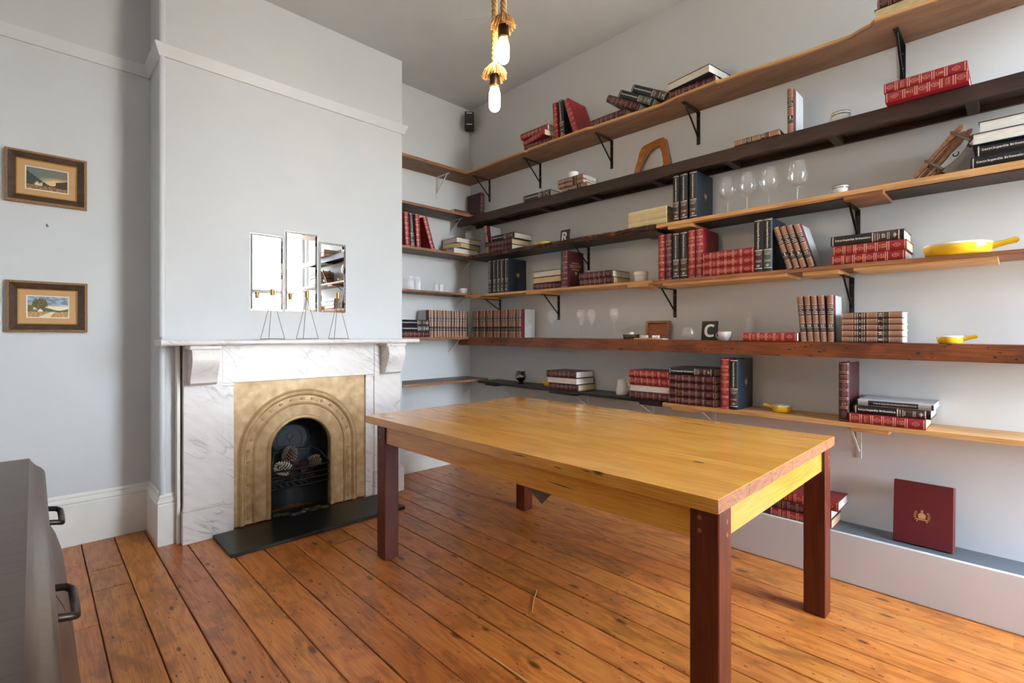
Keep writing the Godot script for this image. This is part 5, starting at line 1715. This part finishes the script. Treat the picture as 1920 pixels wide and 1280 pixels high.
	book("mar", 0.045, 0.275, 0.21, Vector3(-0.22, 1.8792, 0.7866), Vector3(-90, 0, 0), "dark maroon volume at the bottom of the third shelf stack in the corner", "books on the third shelf")
	book("mar", 0.045, 0.275, 0.21, Vector3(-0.22, 1.9248, 0.7866), Vector3(-90, 0, 0), "dark maroon volume in the middle of the third shelf stack in the corner", "books on the third shelf")
	book("ebk", 0.046, 0.275, 0.215, Vector3(-0.22, 1.9709, 0.8133), Vector3(-90, 0, 0), "black encyclopedia volume on top of the third shelf stack in the corner", "books on the third shelf")
	book("cream", 0.034, 0.265, 0.19, Vector3(-0.235, 1.8642, 2.1409), Vector3(-90, 0, 0), "cream ribbed volume at the bottom of the cream stack", "books on the third shelf")
	book("cream", 0.034, 0.265, 0.19, Vector3(-0.235, 1.8988, 2.1409), Vector3(-90, 0, 0), "cream ribbed volume in the middle of the cream stack", "books on the third shelf")
	book("cream", 0.034, 0.265, 0.19, Vector3(-0.235, 1.9334, 2.1409), Vector3(-90, 0, 0), "cream ribbed volume on top of the cream stack", "books on the third shelf")
	book("ebk", 0.04, 0.275, 0.215, Vector3(-0.235, 1.841, 2.2008), Vector3(0, 0, 0), "black encyclopedia volume standing next to the cream stack, third shelf", "books on the third shelf")
	book("ebk", 0.0476, 0.275, 0.215, Vector3(-0.235, 1.841, 2.2487), Vector3(0, 0, 0), "black encyclopedia volume standing in the middle of three on the third shelf", "books on the third shelf")
	book("ebk", 0.046, 0.275, 0.215, Vector3(-0.235, 1.841, 2.3051), Vector3(0, 0, 0), "black encyclopedia volume standing with navy cover beside the large wine glasses", "books on the third shelf")
	book("ebk", 0.046, 0.275, 0.215, Vector3(-0.24, 1.8636, 3.7551), Vector3(-90, 0, 0), "black encyclopedia volume at the bottom of the stack leaning the wooden press, third shelf", "books on the third shelf")
	book("ebk", 0.046, 0.275, 0.215, Vector3(-0.24, 1.9102, 3.7709), Vector3(-90, 0, 0), "black encyclopedia volume second from the bottom of the third shelf stack beside the wooden press", "books on the third shelf")
	book("ebk", 0.046, 0.275, 0.215, Vector3(-0.03, 1.9568, 3.4859), Vector3(-90, 180, 0), "dark book with pages outward second from the top beside the wooden press", "books on the third shelf")
	book("ebk", 0.046, 0.275, 0.215, Vector3(-0.02, 2.0034, 3.5038), Vector3(-90, 180, 0), "dark book with pages outward topmost of the stack beside the wooden press", "books on the third shelf")
	book("ebk", 0.04, 0.275, 0.215, Vector3(-0.22, 1.5176, 0.5214), Vector3(0, 0, 0), "black encyclopedia volume standing first in the row of five by the alcove corner", "books on the fourth shelf")
	book("ebg", 0.04, 0.275, 0.215, Vector3(-0.22, 1.5173, 0.5751), Vector3(0, 0, 0), "black encyclopedia volume standing second in the row of five by the alcove corner", "books on the fourth shelf")
	book("ebg", 0.04, 0.275, 0.215, Vector3(-0.22, 1.517, 0.6242), Vector3(0, 0, 0), "black encyclopedia volume standing third in the row of five by the alcove corner", "books on the fourth shelf")
	book("ebk", 0.04, 0.275, 0.215, Vector3(-0.22, 1.5167, 0.6716), Vector3(0, 0, 0), "black encyclopedia volume standing fourth in the row of five by the alcove corner", "books on the fourth shelf")
	book("ebk", 0.042, 0.275, 0.215, Vector3(-0.22, 1.5163, 0.7226), Vector3(0, 0, 0), "black encyclopedia volume standing last in the row of five, navy cover with gold emblem showing", "books on the fourth shelf")
	book("mar", 0.045, 0.275, 0.21, Vector3(-0.225, 1.5369, 1.3036), Vector3(-90, 0, 0), "dark maroon volume lying under two page-out books on the fourth shelf", "books on the fourth shelf")
	book("mar", 0.045, 0.275, 0.21, Vector3(-0.015, 1.5825, 1.0286), Vector3(-90, 180, 0), "dark book lying pages outward in the middle of the fourth shelf stack", "books on the fourth shelf")
	book("mar", 0.045, 0.275, 0.21, Vector3(-0.015, 1.6281, 1.0286), Vector3(-90, 180, 0), "dark book lying pages outward on top of the fourth shelf stack", "books on the fourth shelf")
	book("mar", 0.06, 0.26, 0.19, Vector3(-0.242, 1.5124, 1.3475), Vector3(0, 0, 0), "thick maroon volume standing with lettered cover showing on the fourth shelf", "books on the fourth shelf")
	book("mar", 0.045, 0.275, 0.21, Vector3(-0.225, 1.534, 1.7531), Vector3(-90, 0, 0), "dark maroon volume lying lower of the pair beside the white tub", "books on the fourth shelf")
	book("mar", 0.045, 0.275, 0.21, Vector3(-0.225, 1.5796, 1.746), Vector3(-90, 0, 0), "dark maroon volume lying upper of the pair beside the white tub", "books on the fourth shelf")
	book("red", 0.0425, 0.275, 0.21, Vector3(-0.235, 1.501, 2.1073), Vector3(0, 0, 0), "gold-tooled red volume standing first in the fourth shelf row of six", "books on the fourth shelf")
	book("mar", 0.044, 0.275, 0.21, Vector3(-0.235, 1.501, 2.1524), Vector3(0, 0, 0), "dark maroon volume standing between a red and a black volume", "books on the fourth shelf")
	book("ebk", 0.043, 0.275, 0.215, Vector3(-0.235, 1.501, 2.1994), Vector3(0, 0, 0), "black encyclopedia volume standing third in the fourth shelf row of six", "books on the fourth shelf")
	book("ebk", 0.047, 0.275, 0.215, Vector3(-0.235, 1.501, 2.2484), Vector3(0, 0, 0), "black encyclopedia volume standing fourth in the fourth shelf row of six", "books on the fourth shelf")
	book("red", 0.0432, 0.275, 0.21, Vector3(-0.235, 1.501, 2.2963), Vector3(0, 0, 0), "gold-tooled red volume standing fifth in the fourth shelf row of six", "books on the fourth shelf")
	book("red", 0.0443, 0.275, 0.21, Vector3(-0.235, 1.501, 2.3428), Vector3(0, 0, 0), "gold-tooled red volume standing last of the row of six, cover showing", "books on the fourth shelf")
	book("red", 0.044, 0.275, 0.21, Vector3(-0.245, 1.5226, 2.6447), Vector3(-90, 0, 0), "gold-tooled red volume at the bottom of the lying red trio on the fourth shelf", "books on the fourth shelf")
	book("red", 0.044, 0.275, 0.21, Vector3(-0.245, 1.5672, 2.6447), Vector3(-90, 0, 0), "gold-tooled red volume in the middle of the lying red trio on the fourth shelf", "books on the fourth shelf")
	book("red", 0.044, 0.275, 0.21, Vector3(-0.245, 1.6118, 2.6443), Vector3(-90, 0, 0), "gold-tooled red volume on top of the lying red trio on the fourth shelf", "books on the fourth shelf")
	book("ebk", 0.045, 0.275, 0.215, Vector3(-0.24, 1.501, 2.665), Vector3(0, 0, 0), "black encyclopedia volume with brown label standing beside the lying red trio", "books on the fourth shelf")
	book("ebg", 0.044, 0.275, 0.215, Vector3(-0.24, 1.501, 2.71), Vector3(0, 0, 0), "black encyclopedia volume with green label standing in front of the leaning tan volumes", "books on the fourth shelf")
	book("fw", 0.0275, 0.226, 0.165, Vector3(-0.235, 1.505, 2.8139), Vector3(-17, 0, 0), "tan and black volume leaning first of four toward the black volumes", "books on the fourth shelf", "1")
	book("fw", 0.0275, 0.226, 0.165, Vector3(-0.235, 1.505, 2.8452), Vector3(-17, 0, 0), "tan and black volume leaning second of four toward the black volumes", "books on the fourth shelf", "2")
	book("fw", 0.0275, 0.226, 0.165, Vector3(-0.235, 1.505, 2.8762), Vector3(-17, 0, 0), "tan and black volume leaning third of four toward the black volumes", "books on the fourth shelf", "6")
	book("fw", 0.0275, 0.226, 0.165, Vector3(-0.235, 1.505, 2.9097), Vector3(-17, 0, 0), "tan and black volume leaning last of four toward the black volumes", "books on the fourth shelf", "15")
	book("red", 0.044, 0.275, 0.21, Vector3(-0.245, 1.5226, 3.2726), Vector3(-90, 0, 0), "gold-tooled red volume at the bottom of the three-book stack beside the large yellow pan", "books on the fourth shelf", "12")
	book("red", 0.044, 0.275, 0.21, Vector3(-0.245, 1.5672, 3.2775), Vector3(-90, 0, 0), "gold-tooled red volume in the middle of the three-book stack beside the large yellow pan", "books on the fourth shelf", "13")
	book("ebk", 0.046, 0.275, 0.215, Vector3(-0.242, 1.6128, 3.2682), Vector3(-90, 0, 0), "black encyclopedia volume on top of the red pair beside the large yellow pan", "books on the fourth shelf", "19")
	book("fw", 0.0295, 0.226, 0.165, Vector3(-0.195, 1.1545, 0.2773), Vector3(0, 0, 0), "first tan and black volume from the corner in the long row on the beam shelf", "tan volumes in the beam shelf row")
	book("fw", 0.0295, 0.226, 0.165, Vector3(-0.199, 1.1543, 0.3078), Vector3(0, 0, 0), "second tan and black volume from the corner in the long row on the beam shelf", "tan volumes in the beam shelf row")
	book("fw", 0.0295, 0.226, 0.165, Vector3(-0.203, 1.1541, 0.3384), Vector3(0, 0, 0), "third tan and black volume from the corner in the long row on the beam shelf", "tan volumes in the beam shelf row")
	book("fw", 0.0295, 0.226, 0.165, Vector3(-0.195, 1.1539, 0.3689), Vector3(0, 0, 0), "fourth tan and black volume from the corner in the long row on the beam shelf", "tan volumes in the beam shelf row")
	book("fw", 0.0295, 0.226, 0.165, Vector3(-0.199, 1.1536, 0.3994), Vector3(0, 0, 0), "fifth tan and black volume from the corner in the long row on the beam shelf", "tan volumes in the beam shelf row")
	book("fw", 0.0295, 0.226, 0.165, Vector3(-0.203, 1.1534, 0.43), Vector3(0, 0, 0), "sixth tan and black volume from the corner in the long row on the beam shelf", "tan volumes in the beam shelf row")
	book("fw", 0.0295, 0.226, 0.165, Vector3(-0.195, 1.1532, 0.4605), Vector3(0, 0, 0), "seventh tan and black volume from the corner in the long row on the beam shelf", "tan volumes in the beam shelf row")
	book("fw", 0.0295, 0.226, 0.165, Vector3(-0.199, 1.153, 0.4911), Vector3(0, 0, 0), "eighth tan and black volume from the corner in the long row on the beam shelf", "tan volumes in the beam shelf row")
	book("fw", 0.0295, 0.226, 0.165, Vector3(-0.203, 1.1528, 0.5216), Vector3(0, 0, 0), "ninth tan and black volume from the corner in the long row on the beam shelf", "tan volumes in the beam shelf row")
	book("fw", 0.0295, 0.226, 0.165, Vector3(-0.195, 1.1526, 0.5522), Vector3(0, 0, 0), "tenth tan and black volume from the corner in the long row on the beam shelf", "tan volumes in the beam shelf row")
	book("fw", 0.0295, 0.226, 0.165, Vector3(-0.199, 1.1524, 0.5827), Vector3(0, 0, 0), "eleventh tan and black volume from the corner in the long row on the beam shelf", "tan volumes in the beam shelf row")
	book("fw", 0.0295, 0.226, 0.165, Vector3(-0.203, 1.1522, 0.6132), Vector3(0, 0, 0), "twelfth tan and black volume from the corner in the long row on the beam shelf", "tan volumes in the beam shelf row")
	book("fw", 0.0295, 0.226, 0.165, Vector3(-0.195, 1.152, 0.6438), Vector3(0, 0, 0), "thirteenth tan and black volume from the corner in the long row on the beam shelf", "tan volumes in the beam shelf row")
	book("fw", 0.0295, 0.226, 0.165, Vector3(-0.199, 1.1518, 0.6743), Vector3(0, 0, 0), "fourteenth tan and black volume from the corner in the long row on the beam shelf", "tan volumes in the beam shelf row")
	book("fw", 0.0295, 0.226, 0.165, Vector3(-0.203, 1.1516, 0.7049), Vector3(0, 0, 0), "fifteenth tan and black volume from the corner in the long row on the beam shelf", "tan volumes in the beam shelf row")
	book("fw", 0.0295, 0.226, 0.165, Vector3(-0.195, 1.1514, 0.7354), Vector3(0, 0, 0), "sixteenth tan and black volume from the corner in the long row on the beam shelf", "tan volumes in the beam shelf row")
	book("fw", 0.0295, 0.226, 0.165, Vector3(-0.199, 1.1511, 0.7659), Vector3(0, 0, 0), "seventeenth tan and black volume from the corner in the long row on the beam shelf", "tan volumes in the beam shelf row")
	book("fw", 0.0295, 0.226, 0.165, Vector3(-0.203, 1.1509, 0.7965), Vector3(0, 0, 0), "eighteenth tan and black volume from the corner in the long row on the beam shelf", "tan volumes in the beam shelf row")
	book("fw", 0.0295, 0.226, 0.165, Vector3(-0.195, 1.1507, 0.827), Vector3(0, 0, 0), "nineteenth tan and black volume from the corner in the long row on the beam shelf", "tan volumes in the beam shelf row")
	book("fw", 0.0295, 0.226, 0.165, Vector3(-0.199, 1.1505, 0.8576), Vector3(0, 0, 0), "tan and black volume last in the long beam shelf row, maroon and white cover showing", "tan volumes in the beam shelf row")
	book("red", 0.044, 0.265, 0.21, Vector3(-0.25, 1.161, 2.8491), Vector3(-90, 0, 0), "gold-tooled red volume lying alone between glass bottle and tan volumes", "books on the thick beam shelf")
	book("fw", 0.0272, 0.226, 0.165, Vector3(-0.215, 1.1384, 2.8718), Vector3(-5, 0, 0), "tan and black volume standing first of five behind the lying red volume", "books on the thick beam shelf", "18")
	book("fw", 0.0272, 0.226, 0.165, Vector3(-0.215, 1.138, 2.9011), Vector3(-4.5, 0, 0), "tan and black volume standing second of five behind the lying red volume", "books on the thick beam shelf", "20")
	book("fw", 0.0272, 0.226, 0.165, Vector3(-0.215, 1.1377, 2.9295), Vector3(-4, 0, 0), "tan and black volume standing third of five behind the lying red volume", "books on the thick beam shelf", "21")
	book("fw", 0.0272, 0.226, 0.165, Vector3(-0.215, 1.1374, 2.9575), Vector3(-3.5, 0, 0), "tan and black volume standing fourth of five behind the lying red volume", "books on the thick beam shelf", "22")
	book("fw", 0.0272, 0.226, 0.165, Vector3(-0.215, 1.1366, 2.9866), Vector3(-1, 0, 0), "tan and black volume standing last of five behind the lying red volume", "books on the thick beam shelf", "23")
	book("fw", 0.0272, 0.226, 0.165, Vector3(-0.22, 1.1497, 3.2594), Vector3(-90, 0, 0), "tan and black volume at the bottom of the five-book stack near the small yellow pan", "books on the thick beam shelf", "8")
	book("fw", 0.0272, 0.226, 0.165, Vector3(-0.22, 1.1775, 3.2594), Vector3(-90, 0, 0), "tan and black volume second from bottom of the five-book stack near the small yellow pan", "books on the thick beam shelf", "18")
	book("fw", 0.0272, 0.226, 0.165, Vector3(-0.22, 1.2053, 3.2594), Vector3(-90, 0, 0), "tan and black volume in the middle of the five-book stack near the small yellow pan", "books on the thick beam shelf", "17")
	book("fw", 0.0272, 0.226, 0.165, Vector3(-0.22, 1.2331, 3.2594), Vector3(-90, 0, 0), "tan and black volume second from top of the five-book stack near the small yellow pan", "books on the thick beam shelf", "7")
	book("fw", 0.0272, 0.226, 0.165, Vector3(-0.22, 1.2609, 3.2594), Vector3(-90, 0, 0), "tan and black volume on top of the five-book stack near the small yellow pan", "books on the thick beam shelf", "24")
	book("mar", 0.045, 0.275, 0.21, Vector3(-0.235, 0.7971, 1.4686), Vector3(-90, 0, 0), "dark maroon volume at the bottom of the three-book stack on the black lower shelf", "books on the lowest shelf")
	book("mar", 0.045, 0.275, 0.21, Vector3(-0.025, 0.8427, 1.1837), Vector3(-90, 180, 0), "dark book pages outward in the middle of the black lower shelf stack", "books on the lowest shelf")
	book("mar", 0.045, 0.275, 0.21, Vector3(-0.235, 0.8883, 1.4497), Vector3(-90, 0, 0), "dark maroon volume on top of the three-book stack on the black lower shelf", "books on the lowest shelf")
	book("mar", 0.045, 0.275, 0.21, Vector3(-0.24, 0.7919, 2.1644), Vector3(-90, 0, 0), "worn dark maroon volume at the bottom of the stack beside the white jug", "books on the lowest shelf")
	book("red", 0.044, 0.275, 0.21, Vector3(-0.025, 0.837, 1.8848), Vector3(-90, 180, 0), "book lying pages outward under two red volumes beside the white jug", "books on the lowest shelf")
	book("red", 0.044, 0.275, 0.21, Vector3(-0.24, 0.8816, 2.1625), Vector3(-90, 0, 0), "gold-tooled red volume lower of two in the stack beside the white jug", "books on the lowest shelf")
	book("red", 0.044, 0.275, 0.21, Vector3(-0.24, 0.9262, 2.1569), Vector3(-90, 0, 0), "gold-tooled red volume on top of the stack beside the white jug", "books on the lowest shelf")
	book("mar", 0.0425, 0.275, 0.21, Vector3(-0.24, 0.7859, 2.4346), Vector3(-90, 0, 0), "dark maroon volume at the bottom of the five-book stack on the lower shelf", "books on the lowest shelf")
	book("mar", 0.0425, 0.275, 0.21, Vector3(-0.24, 0.829, 2.4346), Vector3(-90, 0, 0), "dark maroon volume second from bottom of the five-book stack on the lower shelf", "books on the lowest shelf")
	book("mar", 0.0425, 0.275, 0.21, Vector3(-0.24, 0.8721, 2.4346), Vector3(-90, 0, 0), "dark maroon volume in the middle of the five-book stack on the lower shelf", "books on the lowest shelf")
	book("mar", 0.0425, 0.275, 0.21, Vector3(-0.24, 0.9152, 2.4346), Vector3(-90, 0, 0), "dark maroon volume second from top of the five-book stack on the lower shelf", "books on the lowest shelf")
	book("ebk", 0.042, 0.275, 0.215, Vector3(-0.238, 0.958, 2.4308), Vector3(-90, 0, 0), "black encyclopedia volume on top of the five-book stack on the lower shelf", "books on the lowest shelf")
	book("red", 0.0491, 0.275, 0.21, Vector3(-0.235, 0.765, 2.4877), Vector3(0, 0, 0), "gold-tooled red volume standing upright on the lower shelf against a black volume", "books on the lowest shelf")
	book("ebk", 0.045, 0.275, 0.215, Vector3(-0.235, 0.765, 2.5359), Vector3(0, 0, 0), "black encyclopedia volume on the lower shelf, navy cover with emblem facing the yellow pan", "books on the lowest shelf")
	book("mar", 0.0418, 0.275, 0.21, Vector3(-0.235, 0.765, 3.0442), Vector3(0, 0, 0), "dark maroon volume standing alone upright on the pale lower shelf", "books on the lowest shelf", "17")
	book("red", 0.044, 0.275, 0.21, Vector3(-0.245, 0.7866, 3.3416), Vector3(-90, 0, 0), "gold-tooled red volume at the bottom of the atlas stack on the lower shelf", "books on the lowest shelf", "15")
	book("ebk", 0.038, 0.275, 0.215, Vector3(-0.235, 0.8282, 3.3572), Vector3(-90, 0, 0), "black encyclopedia volume in the middle of the atlas stack on the lower shelf", "books on the lowest shelf")
	book("atlas", 0.026, 0.27, 0.235, Vector3(-0.235, 0.8608, 3.3664), Vector3(-90, 0, 0), "silver grey atlas with black spine on top of the lower shelf stack", "books on the lowest shelf")
	book("red", 0.047, 0.275, 0.21, Vector3(-0.19, 0.2461, 2.9834), Vector3(-90, 0, 0), "gold-tooled red volume at the bottom of the stack on the grey ledge behind table leg", "books on the grey ledge")
	book("mar", 0.047, 0.275, 0.21, Vector3(-0.19, 0.2937, 2.9819), Vector3(-90, 0, 0), "dark maroon volume in the middle of the ledge stack behind the table leg", "books on the grey ledge")
	book("red", 0.047, 0.275, 0.21, Vector3(-0.19, 0.3413, 3.0125), Vector3(-90, 0, 0), "gold-tooled red volume on top of the ledge stack behind the table leg", "books on the grey ledge")
	book("mar", 0.03, 0.2741, 0.2129, Vector3(-0.105, 0.2265, 3.4245), Vector3(8, 90, 0), "large plain maroon book with gold crest leaning against the wall on the grey ledge", "books on the grey ledge")
	book("red", 0.043, 0.275, 0.21, Vector3(-0.803, 1.882, 0.2), Vector3(-4, 90, 0), "gold-tooled red volume standing first on the alcove shelf beside the chimney breast", "books on the alcove shelves")
	book("ebk", 0.042, 0.275, 0.215, Vector3(-0.7561, 1.882, 0.2), Vector3(-4, 90, 0), "black encyclopedia volume standing between two red volumes on the alcove shelf", "books on the alcove shelves")
	book("red", 0.043, 0.275, 0.21, Vector3(-0.7, 1.882, 0.2), Vector3(-4, 90, 0), "gold-tooled red volume standing third on the alcove shelf after the black volume", "books on the alcove shelves")
	book("red", 0.042, 0.275, 0.21, Vector3(-0.5593, 1.887, 0.2), Vector3(-18, 90, 0), "gold-tooled red volume leaning alone on the alcove shelf toward the upright trio", "books on the alcove shelves")
	book("ebk", 0.046, 0.275, 0.215, Vector3(-0.3634, 1.9036, 0.01), Vector3(-90, 270, 0), "dark book lying pages outward at the bottom of the corner trio", "books on the alcove shelves")
	book("ebk", 0.046, 0.275, 0.215, Vector3(-0.3638, 1.9502, 0.0497), Vector3(-90, 284, 0), "dark book lying pages outward askew in the middle of the corner trio", "books on the alcove shelves")
	book("ebk", 0.046, 0.275, 0.215, Vector3(-0.3335, 1.9968, 0.01), Vector3(-90, 270, 0), "dark book lying pages outward on top of the corner trio under a white holder", "books on the alcove shelves")
	book("mar", 0.035, 0.25, 0.21, Vector3(-0.0882, 2.2481, 0.21), Vector3(-90, 90, 0), "dark maroon volume lying flat at the end of the upper alcove shelf", "books on the alcove shelves")
	book("mar", 0.042, 0.255, 0.1935, Vector3(-0.045, 2.2032, 0.2329), Vector3(0, 90, 0), "tall maroon volume standing cover outward in the shelf corner", "books on the alcove shelves")
	book("mar", 0.045, 0.275, 0.21, Vector3(-0.6221, 1.1771, 0.245), Vector3(-90, 90, 0), "dark maroon volume at the bottom of the low alcove stack above the mantelpiece", "books on the alcove shelves")
	book("ebg", 0.046, 0.275, 0.215, Vector3(-0.6258, 1.2232, 0.245), Vector3(-90, 90, 0), "black encyclopedia volume with green label in the middle of the low alcove stack", "books on the alcove shelves")
	book("ebk", 0.046, 0.275, 0.215, Vector3(-0.6295, 1.2698, 0.245), Vector3(-90, 90, 0), "black encyclopedia volume with brown label on top of the low alcove stack", "books on the alcove shelves")
	book("fw", 0.0293, 0.226, 0.165, Vector3(-0.5838, 1.1546, 0.19), Vector3(0, 90, 0), "fourteenth tan and black volume from the corner in the alcove row by the mantelpiece", "tan volumes in the alcove row")
	book("fw", 0.0293, 0.226, 0.165, Vector3(-0.5535, 1.1546, 0.184), Vector3(0, 90, 0), "thirteenth tan and black volume from the corner in the alcove row by the mantelpiece", "tan volumes in the alcove row")
	book("fw", 0.0293, 0.226, 0.165, Vector3(-0.5232, 1.1546, 0.187), Vector3(0, 90, 0), "twelfth tan and black volume from the corner in the alcove row by the mantelpiece", "tan volumes in the alcove row")
	book("fw", 0.0293, 0.226, 0.165, Vector3(-0.4929, 1.1546, 0.19), Vector3(0, 90, 0), "eleventh tan and black volume from the corner in the alcove row by the mantelpiece", "tan volumes in the alcove row")
	book("fw", 0.0293, 0.226, 0.165, Vector3(-0.4627, 1.1546, 0.184), Vector3(0, 90, 0), "tenth tan and black volume from the corner in the alcove row by the mantelpiece", "tan volumes in the alcove row")
	book("fw", 0.0293, 0.226, 0.165, Vector3(-0.4324, 1.1546, 0.187), Vector3(0, 90, 0), "ninth tan and black volume from the corner in the alcove row by the mantelpiece", "tan volumes in the alcove row")
	book("fw", 0.0293, 0.226, 0.165, Vector3(-0.4021, 1.1546, 0.19), Vector3(0, 90, 0), "eighth tan and black volume from the corner in the alcove row by the mantelpiece", "tan volumes in the alcove row")
	book("fw", 0.0293, 0.226, 0.165, Vector3(-0.3718, 1.1546, 0.184), Vector3(0, 90, 0), "seventh tan and black volume from the corner in the alcove row by the mantelpiece", "tan volumes in the alcove row")
	book("fw", 0.0293, 0.226, 0.165, Vector3(-0.3415, 1.1546, 0.187), Vector3(0, 90, 0), "sixth tan and black volume from the corner in the alcove row by the mantelpiece", "tan volumes in the alcove row")
	book("fw", 0.0293, 0.226, 0.165, Vector3(-0.3113, 1.1546, 0.19), Vector3(0, 90, 0), "fifth tan and black volume from the corner in the alcove row by the mantelpiece", "tan volumes in the alcove row")
	book("fw", 0.0293, 0.226, 0.165, Vector3(-0.281, 1.1546, 0.184), Vector3(0, 90, 0), "fourth tan and black volume from the corner in the alcove row by the mantelpiece", "tan volumes in the alcove row")
	book("fw", 0.0293, 0.226, 0.165, Vector3(-0.2507, 1.1546, 0.187), Vector3(0, 90, 0), "third tan and black volume from the corner in the alcove row by the mantelpiece", "tan volumes in the alcove row")
	book("fw", 0.0293, 0.226, 0.165, Vector3(-0.2204, 1.1546, 0.19), Vector3(0, 90, 0), "second tan and black volume from the corner in the alcove row by the mantelpiece", "tan volumes in the alcove row")
	book("fw", 0.0293, 0.226, 0.165, Vector3(-0.1901, 1.1546, 0.184), Vector3(0, 90, 0), "first tan and black volume from the corner in the alcove row by the mantelpiece", "tan volumes in the alcove row")
